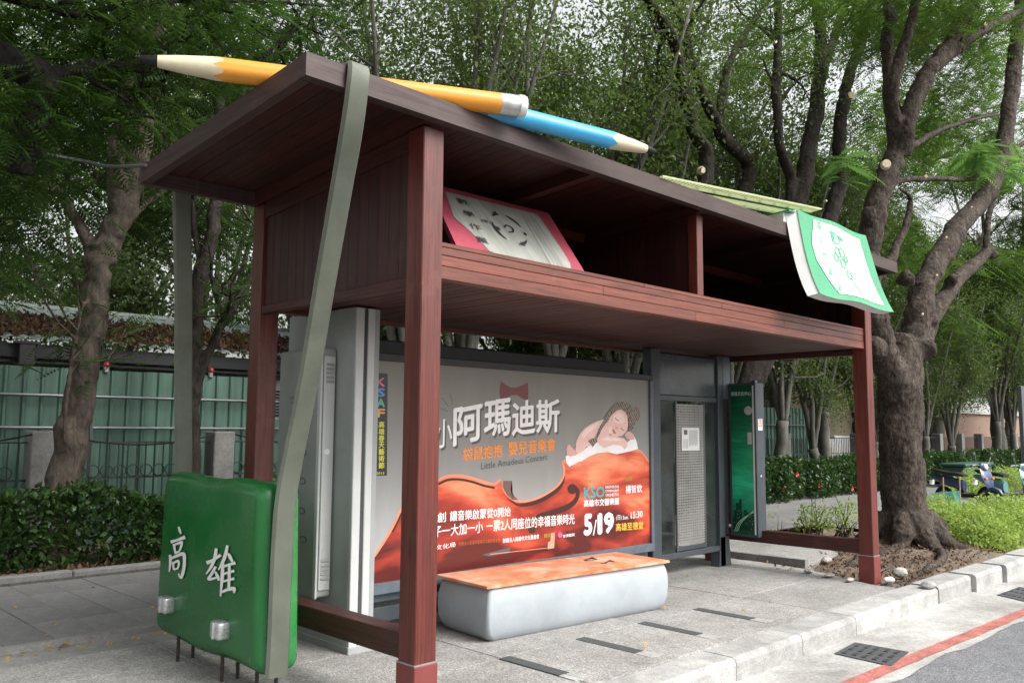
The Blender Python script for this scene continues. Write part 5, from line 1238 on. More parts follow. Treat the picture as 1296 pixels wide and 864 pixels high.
def cutscar(t, p, r, nrm, par=None):
    r = r * .8
    MB().lathe(p, nrm, [(-.07, r * 1.1), (-.004, r), (.004, r * .9)], 12).build('pruning_scar', M['cutwood'], t)

# ================================================================== TREES
CAMV = CAM
def pxl(lst, Yd=None):   # [(px,py,Y)] -> points
    return [at_y(x, y, Y) for x, y, Y in lst]
def tocam(p): v = CAM - np.array(p); v = v / np.linalg.norm(v); return v

# ---- big street tree at the right
rs = np.random.RandomState(21)
tA = thing('street_tree', 'big rough barked street tree with pruned limbs behind the right front post', 'tree', (9.05, .75, 0))
mb = MB(); Y0 = .75
base = [(9.02, .74, -.08), (9.03, .75, .10), (9.04, .75, .35), (9.03, .75, .8), (9.02, .76, 1.4), (9.06, .76, 2.0), (9.10, .76, 2.5), (9.16, .76, 2.95)]
P = catmull(base, 6); R = np.interp(np.linspace(0, 1, len(P)), [0, .05, .12, .26, .45, .66, .84, 1], [.56, .44, .36, .315, .285, .285, .31, .18]); mb.tube(P, R, 26, .085, 4)
for k, a in enumerate((0.2, 1.1, 2.3, 3.4, 4.1, 4.75, 5.4)):     # root flare
    d = np.array([math.cos(a), math.sin(a), 0]); ln = .52 + .14 * (k % 3)
    limb(mb, [np.array([9.03, .75, .45]) + d * .22, np.array([9.03, .75, .16]) + d * .50, np.array([9.03, .75, .05]) + d * ln * .9, np.array([9.03, .75, -.05]) + d * (ln + .25)], [.16, .13, .08, .03], 9, .12, k)
for q_ in ([(9.0, .5, .12), (8.55, .15, .07), (8.0, -.05, .05), (7.35, -.12, .02), (6.7, -.15, -.03)], [(8.8, .7, .12), (8.2, .6, .06), (7.6, .75, .05), (7.1, .62, .03), (6.75, .7, -.04)]):
    limb(mb, q_, [.12, .08, .06, .045, .02], 9, .15, int(q_[2][0] * 10))
A_l = {}
def AL(key, lst, rads, sides=12, rough=.10):
    A_l[key] = limb(mb, pxl(lst), rads, sides, rough, len(A_l) + 3)
AL('r1', [(1136, 500, .75), (1146, 455, .75), (1158, 418, .70), (1163, 385, .66), (1180, 340, .62), (1212, 290, .55), (1250, 242, .5), (1268, 190, .45), (1280, 120, .4), (1287, 50, .35), (1296, -40, .3)], [.22, .21, .195, .185, .175, .165, .155, .145, .14, .13, .12])
AL('r2', [(1140, 500, .78), (1155, 450, .8), (1178, 405, .85), (1205, 362, .9), (1232, 335, .95), (1252, 316, .95)], [.20, .18, .15, .13, .115, .10])
AL('r3', [(1248, 318, .95), (1250, 285, 1.0), (1262, 235, 1.0), (1280, 195, 1.0), (1310, 170, 1.0)], [.07, .065, .06, .05, .04], 8)
AL('l1', [(1134, 505, .76), (1124, 455, .78), (1110, 415, .85), (1104, 370, .9), (1100, 310, .9), (1112, 250, .85), (1128, 212, .8), (1136, 188, .78)], [.21, .19, .165, .16, .165, .16, .15, .145])
AL('l1a', [(1136, 190, .78), (1128, 130, .9), (1124, 60, 1.0), (1128, -30, 1.1)], [.15, .12, .10, .09])
AL('l1b', [(1138, 192, .78), (1130, 140, .7), (1134, 90, .6), (1155, 20, .5), (1165, -40, .5)], [.11, .10, .09, .07, .06])
AL('l1c', [(1138, 195, .75), (1150, 150, .6), (1170, 100, .5), (1188, 75, .45), (1212, 40, .4), (1232, 0, .3), (1245, -40, .3)], [.16, .14, .13, .12, .10, .09, .08])
AL('l1d', [(1182, 85, .46), (1205, 68, .4), (1235, 45, .3), (1275, 22, .2), (1310, 5, .2)], [.10, .09, .08, .07, .06], 9)
AL('h1', [(1108, 262, .9), (1115, 238, .85), (1140, 228, .8), (1180, 226, .7), (1230, 227, .6), (1240, 215, .6), (1252, 200, .55)], [.06, .06, .055, .05, .045, .04, .03], 8)
AL('h2', [(1112, 352, .9), (1130, 322, .9), (1146, 285, .85), (1152, 252, .8), (1138, 238, .8)], [.08, .075, .06, .045, .03], 8)
AL('h3', [(1155, 185, .6), (1190, 165, .8), (1235, 150, 1.2), (1265, 145, 1.6)], [.06, .05, .04, .035], 7)
for (x, y, Y, r_, u_) in ((1180, 405, .72, .11, (-.6, -.6, .5)), (1112, 440, .55, .15, (-.5, -.8, .1)), (1178, 440, .48, .13, (.3, -.9, .2)), (1148, 350, .52, .10, (-.7, -.5, .3)), (1206, 352, .75, .09, (-.5, -.6, .6)), (1258, 322, .9, .09, (.8, -.2, -.1)), (1100, 270, .8, .10, (-.8, -.4, .1))):
    p = at_y(x, y, Y); d = unit(np.array(u_)); mb.tube([p - d * .12, p, p + d * .05, p + d * .075], [r_ * 1.25, r_, r_ * .85, r_ * .45], 9, .18, int(x))
trunkA = organic(mb.build('trunk', M['bark_street'], tA), .024, .026, .07)
for (x, y, Y, r_) in ((1122, 207, .58, .075), (1186, 348, .44, .02), (1248, 31, .18, .04), (1172, 223, .62, .03), (1198, 300, .38, .02), (1230, 262, .36, .018), (1168, 397, .46, .02)):
    p = at_y(x, y, Y); cutscar(tA, p, r_, unit(tocam(p) + np.array([-.25, -.5, .35])))
def frond_crown(root, blobs, matkey, length, seed, mbt=None, k=9, name='crown'):
    rs = np.random.RandomState(seed); Vs = []; Ts = []
    for (c, r_, ncl, per, sd) in blobs:
        P = clumps(c, r_, ncl, per, sd, rs); v_, t_ = fronds(P, length, rs, k); Vs.append(v_); Ts.append(t_)
    V_ = np.vstack(Vs); T_ = np.concatenate(Ts)
    return link(name, fast_mesh(name, V_, 4, T_), M[matkey], root)
def pb(x, y, Y, r_, ncl, per=14, sd=.28): return (at_y(x, y, Y), r_, ncl, per, sd)
frond_crown(tA, [pb(1210, 60, 2.2, (2.2, 1.0, 1.3), 70), pb(1120, 20, 2.5, (2.6, 1.2, 1.2), 50), pb(1262, 130, 2.6, (1.6, 1.0, 1.5), 55), pb(1180, 150, 3.2, (1.6, 1, 1.0), 34),
                 pb(1240, 0, 0.8, (1.8, 1.6, .7), 36), pb(1100, -60, .8, (4.5, 2.2, 1.0), 90), (np.array([7.5, -.2, 8.5]), (5.5, 2.6, 1.0), 150, 14, .4)], 'leaf_pin', .34, 31)
frond_crown(tA, [pb(1237, 197, .5, (.28, .25, .22), 9, 6, .10), pb(1282, 215, .4, (.5, .3, .3), 9, 6, .12), pb(1072, 205, 1.2, (.3, .2, .2), 5, 5, .1)], 'leaf_pin_light', .42, 33, k=12, name='sprig')
# buds of fresh leaves on the stubs
# ---- limbs of two pruned trees right behind the shelter
def limb_tree(name, label, basept, specs, matb, scars, crownfn, trunk_r):
    t = thing(name, label, 'tree', (basept[0], basept[1], 0)); mb = MB(); mt = MB(); fork = np.array([basept[0], basept[1], 2.2])
    P = catmull([(basept[0], basept[1], -.05), (basept[0] + .05, basept[1], .8), (basept[0], basept[1] + .03, 1.6), tuple(fork)], 5)
    mb.tube(P, np.linspace(trunk_r * 1.35, trunk_r, len(P)), 14, .06, 3)
    rs = np.random.RandomState(int(basept[0] * 10)); tips = []
    for k, (lst, rads, froot) in enumerate(specs):
        pts = pxl(lst)
        if froot: pts = [fork - np.array([0, 0, .3])] + pts
        if froot: rads = [rads[0] * 1.15] + list(rads)
        LP, LR = limb(mb, pts, rads, 9, .09, k + 2); twigs(mt, LP, LR, rs, 1, tips, 5, 1.1, .55)
    organic(mb.build('trunk', M[matb], t), .03, .03, .09); kind(smooth_angle(mt.build('twigs', M[matb], t), 80), 'stuff')
    for (x, y, Y, r_) in scars:
        p = at_y(x, y, Y); cutscar(t, p, r_, unit(tocam(p) + np.array([.25, -.75, .3])))
    crownfn(t, tips); return t
def fic_crown(n_extra, blobs, seed, size=.085, matkey='leaf_fic', per=26, sd=.30):
    def fn(t, tips):
        rs = np.random.RandomState(seed); Pt = np.array(tips); P = [(Pt[:, None, :] + rs.normal(size=(len(Pt), per, 3)) * sd).reshape(-1, 3)]
        for (c, r_, ncl, pr, s_) in blobs: P.append(clumps(c, r_, ncl, pr, s_, rs))
        P = np.vstack(P); V_, T_ = simple_leaves(P, size, rs)
        link('crown', fast_mesh('crown', V_, 4, T_), M[matkey], t)
    return fn
YB_ = 4.6
limb_tree('pruned_tree', 'dark forked tree behind the shelter roof, nearest the blue pencil', (8.5, YB_), [
    ([(893, 225, YB_), (880, 170, YB_), (868, 125, YB_), (858, 70, YB_), (840, 30, YB_ - .2), (812, -10, YB_ - .4)], [.15, .13, .12, .11, .10, .08], True),
    ([(945, 236, YB_ + .2), (920, 180, YB_ + .2), (898, 140, YB_ + .2), (878, 85, YB_ + .2), (862, 30, YB_ + .3), (850, -20, YB_ + .3)], [.16, .14, .12, .10, .09, .07], True),
    ([(925, 185, YB_ + .2), (912, 150, YB_ + .3), (916, 105, YB_ + .4), (932, 60, YB_ + .5), (965, 12, YB_ + .6), (990, -25, YB_ + .6)], [.10, .09, .085, .075, .06, .05], False)],
    'bark_dark', [(889, 215, YB_ - .14, .085), (860, 68, YB_ - .1, .03), (910, 148, YB_ + .1, .03)], fic_crown(0, [], 41), .26)
YC_ = 3.9
limb_tree('pruned_tree', 'tall reddish barked tree with several upright limbs behind the green book', (10.15, YC_), [
    ([(1000, 255, YC_), (988, 190, YC_), (983, 120, YC_), (985, 50, YC_), (982, -30, YC_)], [.12, .105, .10, .09, .08], True),
    ([(1010, 255, YC_ - .1), (1022, 195, YC_ - .1), (1032, 140, YC_ - .1), (1038, 80, YC_ - .1), (1036, 20, YC_ - .1), (1028, -30, YC_ - .1)], [.19, .17, .16, .14, .12, .11], True),
    ([(1036, 110, YC_ - .1), (1048, 70, YC_), (1062, 30, YC_ + .1), (1076, -20, YC_ + .1)], [.12, .11, .10, .08], False),
    ([(1052, 272, YC_ - .3), (1062, 220, YC_ - .3), (1063, 160, YC_ - .3), (1074, 100, YC_ - .3), (1090, 50, YC_ - .3), (1108, -10, YC_ - .3)], [.17, .155, .145, .13, .12, .10], True)],
    'bark_dark', [(1078, 121, YC_ - .46, .11), (982, 53, YC_ - .12, .04), (1045, 19, YC_ - .3, .05), (1046, 254, YC_ - .5, .03), (1076, 158, YC_ - .5, .03)], fic_crown(0, [pb(1040, 60, 6.5, (2.4, 1.2, 1.6), 60, 22, .3)], 43), .30)

# ---- leaning trees left, behind the hedge
def left_tree(name, label, base, specs, matb, crown, seed):
    t = thing(name, label, 'tree', (base[0], base[1], 0)); mb = MB(); mt = MB(); rs = np.random.RandomState(seed); tips = []
    for k, (lst, rads) in enumerate(specs):
        LP, LR = limb(mb, pxl(lst), rads, 11 if k == 0 else 8, .07, k + seed)
        if k > 0: twigs(mt, LP, LR, rs, 1, tips, 6, 1.0, .45)
    organic(mb.build('trunk', M[matb], t), .022, .016, .10); kind(smooth_angle(mt.build('twigs', M[matb], t), 80), 'stuff')
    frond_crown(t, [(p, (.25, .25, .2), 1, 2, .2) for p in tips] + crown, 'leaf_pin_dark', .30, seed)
    return t
YT = 6.5
b_ = at_y(72, 700, YT)
left_tree('leaning_tree', 'smooth brown tree leaning right from the hedge, left of the grey strap', (b_[0], YT, 0), [
    ([(70, 715, YT), (74, 640, YT), (90, 560, YT), (105, 480, YT), (118, 400, YT), (126, 335, YT), (142, 295, YT), (165, 240, YT - .1), (182, 170, YT - .2), (195, 90, YT - .3), (208, 20, YT - .4), (215, -40, YT - .5)], [.22, .19, .18, .172, .165, .16, .15, .14, .13, .115, .10, .09]),
    ([(124, 345, YT), (108, 300, YT + .2), (95, 275, YT + .4), (70, 235, YT + .6), (50, 180, YT + .8)], [.10, .08, .07, .055, .04]),
    ([(138, 310, YT), (160, 285, YT + .2), (178, 262, YT + .4), (215, 235, YT + .6), (240, 190, YT + .8)], [.075, .06, .05, .04, .03]),
    ([(150, 275, YT), (148, 200, YT - .3), (160, 130, YT - .5), (175, 40, YT - .6), (190, -30, YT - .7)], [.11, .10, .09, .08, .06]),
    ([(82, 560, YT - .15), (84, 500, YT - .2), (96, 430, YT - .17), (106, 380, YT - .14)], [.026, .03, .028, .02])],
    'bark_brown', [pb(50, 80, YT + .7, (1.4, .8, 1.2), 44), pb(170, 20, YT + .7, (1.7, .9, .8), 34), pb(110, 190, YT + 1.2, (1.3, .8, .9), 24), pb(30, 280, YT + .8, (.9, .8, .6), 22), pb(270, 50, YT + .8, (1.3, .9, .8), 24), pb(90, 60, YT + 2.6, (2.6, 1.0, 1.5), 70), pb(240, 130, YT + 2.6, (2.0, 1.0, 1.0), 44), pb(60, 220, YT + 2.6, (2.0, 1.0, .8), 34)], 51)
YT2 = 6.9
b_ = at_y(243, 690, YT2)
left_tree('forked_tree', 'slim dark forked tree behind the hedge, just right of the rear grey strap', (b_[0], YT2, 0), [
    ([(243, 690, YT2), (243, 600, YT2), (242, 530, YT2), (244, 470, YT2), (248, 400, YT2), (254, 350, YT2), (268, 300, YT2), (274, 240, YT2), (280, 170, YT2), (275, 90, YT2), (270, 20, YT2), (268, -40, YT2)], [.14, .12, .115, .11, .10, .10, .095, .09, .085, .08, .07, .06]),
    ([(244, 500, YT2), (262, 450, YT2 - .1), (280, 415, YT2 - .2), (312, 362, YT2 - .3), (340, 300, YT2 - .3)], [.075, .065, .06, .055, .04]),
    ([(258, 345, YT2), (248, 300, YT2 + .2), (240, 240, YT2 + .3), (225, 180, YT2 + .4)], [.05, .045, .04, .03]),
    ([(276, 200, YT2), (300, 130, YT2), (340, 80, YT2 + .2), (380, 30, YT2 + .3)], [.06, .05, .045, .035])],
    'bark_dark', [pb(300, 40, YT2 + .9, (1.5, 1.0, .9), 26), pb(390, 20, YT2 + .8, (1.5, 1.0, .8), 24), pb(225, 300, YT2 + 1.4, (.7, .5, .5), 14), pb(275, 290, YT2 + 1.2, (.6, .5, .5), 10)], 57)

# ---- near tree left of the frame, its dark bough and fronds hang into view
rs = np.random.RandomState(61)
tN = thing('overhanging_tree', 'dark tree with a sawn black bough and feathery fronds at the upper left', 'tree', (-3.6, 3.2, 0))
mb = MB(); mt = MB(); tips = []
limb(mb, [(-3.7, 3.2, -.1), (-3.65, 3.2, 1.5), (-3.4, 3.25, 3.0), (-3.0, 3.3, 4.1), (-2.5, 3.35, 5.0), (-2.0, 3.4, 6.2)], [.34, .28, .25, .22, .2, .16], 14, .08, 1)
YN = 3.4
L1 = limb(mb, pxl([(-60, 90, YN), (-10, 75, YN), (30, 85, YN), (60, 105, YN), (48, 140, YN - .1), (30, 180, YN - .1), (28, 222, YN - .1)]), [.14, .14, .13, .12, .12, .11, .10], 11, .14, 2)
L2 = limb(mb, pxl([(55, 105, YN), (85, 92, YN), (125, 82, YN), (170, 84, YN), (215, 86, YN), (260, 98, YN)]), [.085, .07, .06, .05, .04, .03], 9, .12, 3)
L3 = limb(mb, pxl([(-40, -20, YN), (40, 5, YN), (140, 25, YN + .2), (190, 5, YN + .3), (260, 2, YN + .4), (350, 3, YN + .5), (430, 10, YN + .6)]), [.06, .05, .04, .035, .032, .028, .02], 7, .08, 4)
L4 = limb(mb, pxl([(370, 10, YN + .5), (378, 32, YN + .5), (352, 55, YN + .5), (330, 75, YN + .5), (310, 95, YN + .5)]), [.03, .035, .035, .03, .02], 7, .08, 5)
limb(mb, [(-2.75, 3.35, 4.6), (-2.5, 3.38, 4.8), tuple(at_y(-60, 90, YN))], [.16, .15, .14], 11, .1, 6)
limb(mb, [(-2.5, 3.36, 5.0), (-2.3, 3.38, 5.2), tuple(at_y(-40, -20, YN))], [.09, .08, .06], 9, .1, 7)
for LP, LR in (L2, L3, L4): twigs(mt, LP, LR, rs, 1, tips, 9, .55, .15, -.1)
organic(mb.build('trunk', M['bark_black'], tN), .022, .035, .08); kind(smooth_angle(mt.build('twigs', M['bark_black'], tN), 80), 'stuff')
frond_crown(tN, [(p, (.2, .2, .15), 1, 2, .15) for p in tips] + [pb(30, 40, YN + .35, (.55, .4, .35), 22, 10, .2), pb(100, 140, YN + .6, (.5, .3, .5), 18, 10, .18), pb(15, 240, YN + .5, (.35, .3, .4), 10, 10, .16), pb(90, 210, YN + .9, (.4, .3, .4), 9, 9, .16),
                 pb(5, 330, YN + .8, (.4, .3, .3), 9, 9, .16), pb(180, 30, YN + .5, (.8, .5, .3), 18, 9, .2), pb(120, 140, YN - .1, (.35, .25, .25), 10, 8, .14), pb(60, 125, YN - .28, (.35, .1, .3), 8, 8, .14), pb(25, 175, YN - .28, (.25, .1, .25), 6, 8, .12), pb(-60, -60, YN, (2.0, 2.0, .8), 60, 12, .3),
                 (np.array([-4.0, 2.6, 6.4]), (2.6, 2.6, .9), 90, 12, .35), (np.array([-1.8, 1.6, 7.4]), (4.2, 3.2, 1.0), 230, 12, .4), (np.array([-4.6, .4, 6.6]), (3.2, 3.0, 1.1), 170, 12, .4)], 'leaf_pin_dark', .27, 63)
c0 = at_y(182, 205, 1.95); c1 = at_y(112, 205, 3.3)
tag(MB().tube(catmull([c0 + np.array([.02, .0, -.02]), c0 * .6 + c1 * .4 + np.array([0, 0, -.035]), c0 * .3 + c1 * .7 + np.array([0, 0, -.03]), c1, at_y(60, 195, 3.4)], 5), .012, 6).build('tie_wire', M['pipe']), 'grey tie wire from the roof corner to the overhanging bough', 'wire')

# ---- grey trunked trees in the bed behind the shelter and along the walk: four kinds, reused
def make_kind(seed, h, spread, stems, tr, leafsize, per, nblob, lean, matkey='leaf_fic', fork=1.6):
    rs = np.random.RandomState(seed); mb = MB(); tips = []
    P, R = limb(mb, [(0, 0, -.05), (.04, .02, fork * .5), (.02 + lean * .5, 0, fork)], [tr * 1.35, tr, tr * .95], 11, .06, seed)
    for k in range(stems):
        a = 2 * math.pi * (k + rs.rand() * .6) / stems; d = np.array([math.cos(a), math.sin(a) * .8, 0]); sp_ = spread * rs.uniform(.45, 1)
        top = np.array([lean + d[0] * sp_, d[1] * sp_, h * rs.uniform(.85, 1.05)])
        f0 = np.array([.02 + lean * .5, 0, fork - .15])
        LP, LR = limb(mb, [f0, f0 + d * sp_ * .22 + np.array([0, 0, (h - fork) * .25]), f0 * .4 + top * .6 + rs.normal(size=3) * .18, top], [tr * .50, tr * .42, tr * .30, tr * .15], 8, .07, seed + k)
        twigs(mb, LP, LR, rs, 2, tips, 6, 1.25, .30, .35)
    tm = mb.mesh('trunk'); tm.materials.append(M['bark_grey']); tm.polygons.foreach_set("use_smooth", [True] * len(tm.polygons))
    T_ = np.array(tips); T_ = T_[T_[:, 2] > fork + .5]
    sel = rs.permutation(len(T_))[:min(len(T_), 900)]
    P = (T_[sel][:, None, :] + rs.normal(size=(len(sel), per, 3)) * .22).reshape(-1, 3)
    B_ = [P] + [clumps((lean + rs.uniform(-spread, spread) * .8, rs.uniform(-spread, spread) * .6, h * rs.uniform(.6, 1.1)), (.9, .9, .6), 8, 24, .25, rs) for _ in range(nblob)]
    V_, t_ = simple_leaves(np.vstack(B_), leafsize, rs, .4)
    cm = fast_mesh('crown', V_, 4, t_); cm.materials.append(M[matkey]); return tm, cm
def make_pin(seed, h, spread, tr):
    tm, _ = make_kind(seed, h, spread, 4, tr, .1, 1, 0, .2, fork=2.4); rs = np.random.RandomState(seed); Vs = []; Ts = []
    for k in range(16):
        c = (rs.uniform(-1, 1) * spread, rs.uniform(-1, 1) * spread * .8, h * rs.uniform(.42, 1.12)); v_, t_ = fronds(clumps(c, (1.1, 1.1, .7), 22, 12, .26, rs), .40, rs, 8); Vs.append(v_); Ts.append(t_)
    cm = fast_mesh('crown', np.vstack(Vs), 4, np.concatenate(Ts)); cm.materials.append(M['leaf_pin']); return tm, cm
KINDS = [make_kind(101, 7.2, 1.9, 6, .13, .072, 20, 12, .2), make_kind(102, 7.8, 2.2, 7, .12, .072, 19, 12, -.3), make_kind(103, 6.6, 1.8, 5, .14, .074, 21, 12, .3, fork=1.2), make_kind(104, 8.4, 2.3, 6, .13, .074, 20, 14, 0.1, fork=2.0), make_pin(105, 8.2, 2.6, .15), make_kind(106, 7.4, 2.4, 5, .14, .10, 30, 26, .1)]
GT = [  # x, y, kind, rotation, scale, label
    (4.9, 6.6, 0, .3, 1.25, 'grey trunked tree behind the poster case, left end'),
    (6.3, 7.0, 1, 1.7, 1.3, 'grey trunked tree behind the poster case, left of its middle'),
    (8.6, 6.7, 3, 2.6, 1.3, 'grey trunked tree behind the poster case, under its middle'),
    (10.2, 6.4, 2, .9, 1.4, 'grey forked tree behind the right half of the poster'),
    (12.0, 6.9, 1, 3.3, 1.35, 'grey trunked tree behind the poster case, right end'),
    (13.9, 6.5, 2, 4.4, 1.3, 'leaning grey tree directly behind the lightbox sign'),
    (15.9, 6.3, 0, 5.2, 1.15, 'slim grey trunk rising just right of the lightbox sign'),
    (17.9, 6.2, 2, 2.0, .95, 'stout grey forked tree over the hedge midway between sign and right post'),
    (18.7, 6.4, 3, 1.0, 1.1, 'grey trunk close beside the stout forked tree left of the right post'),
    (21.3, 6.2, 1, 2.9, .8, 'slim grey tree over the hedge just left of the right post'),
    (25.6, 6.3, 0, .7, .9, 'pale twin stemmed tree just right of the big street tree'),
    (28.3, 6.5, 2, 3.7, .95, 'pale forked tree above the hedge, second right of the big street tree'),
    (33.0, 6.4, 3, 4.9, 1.0, 'grey trunk above the hedge over the left scooter'),
    (35.5, 6.5, 1, .2, 1.0, 'grey trunk above the hedge over the right scooter'),
    (38.5, 6.3, 0, 1.4, 1.0, 'thick grey trunk above the hedge at the right picture edge')]
def place_tree(name, x, y, kd, rot, sc, label, grp, matc=None):
    t = thing(name, label, 'tree', (x, y, 0), grp); t.rotation_euler = (0, 0, rot); t.scale = (sc, sc, sc)
    for nm, me in (('trunk', KINDS[kd][0]), ('crown', KINDS[kd][1])):
        o = bpy.data.objects.new(nm, me); COL.objects.link(o); o.parent = t
        if matc and nm == 'crown': o.material_slots[0].link = 'OBJECT'; o.material_slots[0].material = M[matc]
    return t
for g in GT: place_tree('grey_tree', *g, 'grey trunked trees behind the hedge')
FT = [(-4.5, 14.0, 5, 1.0, 1.15), (-.5, 15.5, 5, 2.0, 1.1), (3.2, 14.0, 5, 3.0, 1.15), (6.8, 12.5, 2, 4.2, 1.4), (10.0, 11.5, 3, 5.0, 1.3), (14.0, 11.0, 1, .6, 1.3), (18.5, 11.5, 0, 1.3, 1.35), (23.5, 10.8, 5, 2.2, 1.25), (29, 10.0, 5, 3.1, 1.2), (35, 9.5, 5, 4.0, 1.25), (42, 8.5, 5, 5.1, 1.3), (48, 6.5, 5, 1.1, 1.3), (50, 3.0, 5, 2.1, 1.3)]
FL = ['leafy tree far behind the tin roof at the left picture edge', 'leafy tree far behind the tin roof, above the leaning trunk', 'pale leafy tree far behind the tin roof, right of the grey strap', 'leafy tree far behind the left half of the shelter', 'leafy tree far behind the yellow pencil end',
      'leafy tree far behind the blue pencil', 'leafy tree far behind the shelf divider', 'leafy tree far behind the ruler', 'leafy tree far behind the green book', 'leafy dark tree far right behind the big street tree', 'leafy dark tree filling the right edge above the scooters', 'leafy tree closing the street behind the scooters', 'leafy tree at the far right beyond the scooters']
PT = [(17.0, 9.6, 1.0, 1.35, 'feathery tree behind the shelter above the ruler'), (21.0, 8.9, 2.2, 1.4, 'feathery tree behind the shelter above the green book'),
      (26.0, 8.6, 4.1, 1.4, 'feathery tree behind the big street tree, left side'), (32.0, 8.2, 5.0, 1.4, 'feathery tree behind the big street tree, right side'), (37.0, 7.4, .8, 1.7, 'tall feathery tree filling the right picture edge behind the limbs')]
for x, y, ro, s_, lb_ in PT: place_tree('feathery_tree', x, y, 4, ro, s_, lb_, 'feathery trees in the background')
FT += [(6.9, 9.9, 5, .9, .95), (10.6, 9.4, 5, 2.4, .9), (14.6, 9.3, 5, 4.0, .9), (-8, 18, 5, .5, 1.3), (1.5, 19, 5, 1.5, 1.3), (7, 18, 1, 2.5, 1.5), (12, 16.5, 0, 3.5, 1.5), (16.5, 16, 3, 4.5, 1.5), (21.5, 16, 2, 5.5, 1.3), (27, 15, 0, .2, 1.35)]
FL += ['low leafy tree seen through the gap above the poster, left part', 'low leafy tree seen through the gap above the poster, middle', 'low leafy tree seen through the gap above the poster, right part', 'distant leafy tree at the far left behind the tin roof', 'distant leafy tree behind the rear grey strap', 'distant leafy tree behind the yellow pencil', 'distant leafy tree behind the gap of the two pencils', 'distant leafy tree behind the blue pencil tip', 'distant leafy tree behind the ruler start', 'distant leafy tree behind the ruler end']
for (x, y, kd, ro, s_), lb_ in zip(FT, FL): place_tree('leafy_tree', x, y, kd, ro, s_, lb_, 'leafy trees in the far background', 'leaf_far_lit' if y > 13.5 else None)
# ================================================================== HEDGES AND SHRUBS
def hedge(name, label, x0, x1, y0, y1, z1, n, size, seed, mat='leaf_hedge', z0=.05):
    rs = np.random.RandomState(seed); t = thing(name, label, 'hedge', ((x0 + x1) / 2, (y0 + y1) / 2, z0))
    x = rs.uniform(x0, x1, n); hh = z1 * (1 + .10 * np.sin(x * 1.9 + seed) + .07 * np.sin(x * 4.7)); fy = rs.rand(n) ** 1.6
    y = y0 + (y1 - y0) * fy + .09 * np.sin(x * 3.1 + seed) + .05 * np.sin(x * 7.7); z = z0 + (hh - z0) * (1 - rs.rand(n) ** 1.7)
    y -= .10 * (1 - np.abs(2 * (z - z0) / (hh - z0) - 1))
    V_, T_ = simple_leaves(np.stack([x, y, z], 1), size, rs, .5, .52)
    link('foliage', fast_mesh('foliage', V_, 4, T_), M[mat], t)
    mb = MB()
    for k in range(int((x1 - x0) * 7)):
        xx = rs.uniform(x0, x1); yy = rs.uniform(y0 + .1, y1); q = np.array([xx, yy, .0]); d = np.array([rs.normal() * .15, rs.normal() * .15, 1]) * (z1 * .8)
        mb.tube([q, q + d * .5 + rs.normal(size=3) * .04, q + d], [.012, .009, .004], 4)
    o = mb.build('stems', M['bark_dark'], t); o["kind"] = "stuff"
    return t
hedge('left_hedge'.replace('left_', ''), 'dark glossy hedge below the green hoarding, left of the school bag', -3.5, 8.0, 5.95, 6.9, .84, 30000, .085, 71)
hg = hedge('hedge', 'glossy green hedge with red flowers along the walk right of the lightbox sign', 9.0, 40.0, 5.45, 6.2, .86, 60000, .10, 73)
rs = np.random.RandomState(75)
for k, (px, py) in enumerate(((990, 620), (1036, 614), (1078, 618), (1184, 595), (1202, 600), (1192, 607), (1008, 600))):
    c = at_y(px, py, 5.36)
    mb = MB()
    for j in range(5):
        a = j * 1.257; d = np.array([math.cos(a) * .075, -.02, math.sin(a) * .075]); e = np.array([math.cos(a + .5) * .05, -.03, math.sin(a + .5) * .05]); f_ = np.array([math.cos(a - .5) * .05, -.03, math.sin(a - .5) * .05])
        mb.add([c, c + f_, c + d, c + e], [(0, 1, 2, 3)])
    mb.build('flower', M['flower'], hg)
def shrub(name, label, blobs, n, size, seed, mat, stems=40, basez=0.02, cat='shrub'):
    rs = np.random.RandomState(seed); c0 = np.mean([b[0] for b in blobs], 0); t = thing(name, label, cat, (c0[0], c0[1], basez)); Ps = []
    w = np.array([np.prod(b[1]) for b in blobs]); w = w / w.sum()
    for (c, r_), ww in zip(blobs, w):
        k = int(n * ww); v = unit(rs.normal(size=(k, 3))); v[:, 2] = np.abs(v[:, 2]) * 1.0 - .15; q = rs.rand(k) ** .35
        bump_ = 1 + .12 * np.sin(v[:, 0] * 7 + seed) * np.sin(v[:, 1] * 6) + .1 * np.sin(v[:, 2] * 9 + v[:, 0] * 5)
        Ps.append(np.array(c) + v * (q * bump_)[:, None] * np.array(r_))
    P = np.vstack(Ps); P[:, 2] = np.maximum(P[:, 2], basez + .02)
    V_, T_ = simple_leaves(P, size, rs, .9, .55); link('foliage', fast_mesh('foliage', V_, 4, T_), M[mat], t)
    mb = MB()
    for k in range(stems):
        (c, r_) = blobs[rs.randint(len(blobs))]; q = np.array([c[0] + rs.normal() * r_[0] * .3, c[1] + rs.normal() * r_[1] * .3, basez - .03]); e = np.array(c) + unit(rs.normal(size=3)) * np.array(r_) * .75; e[2] = abs(e[2] - basez) + basez + .1
        mb.tube([q, (q + e) / 2 + rs.normal(size=3) * .03, e], [.010, .007, .003], 4)
    o = mb.build('stems', M['bark_brown'], t); o["kind"] = "stuff"
    return t
shrub('light_bush', 'bright yellow green bush on the kerb bed right of the big street tree', [((9.85, .0, .08), (.5, .4, .42)), ((10.0, .6, .2), (.55, .45, .52)), ((10.3, .35, .12), (.75, .75, .50)), ((11.3, .25, .15), (.9, .8, .56)), ((12.5, .2, .12), (1.0, .8, .5)), ((10.0, -.05, .06), (.55, .35, .36)), ((13.8, .3, .1), (1.0, .8, .42)), ((10.6, .9, .2), (.7, .5, .50))], 32000, .05, 81, 'leaf_bush', 120)
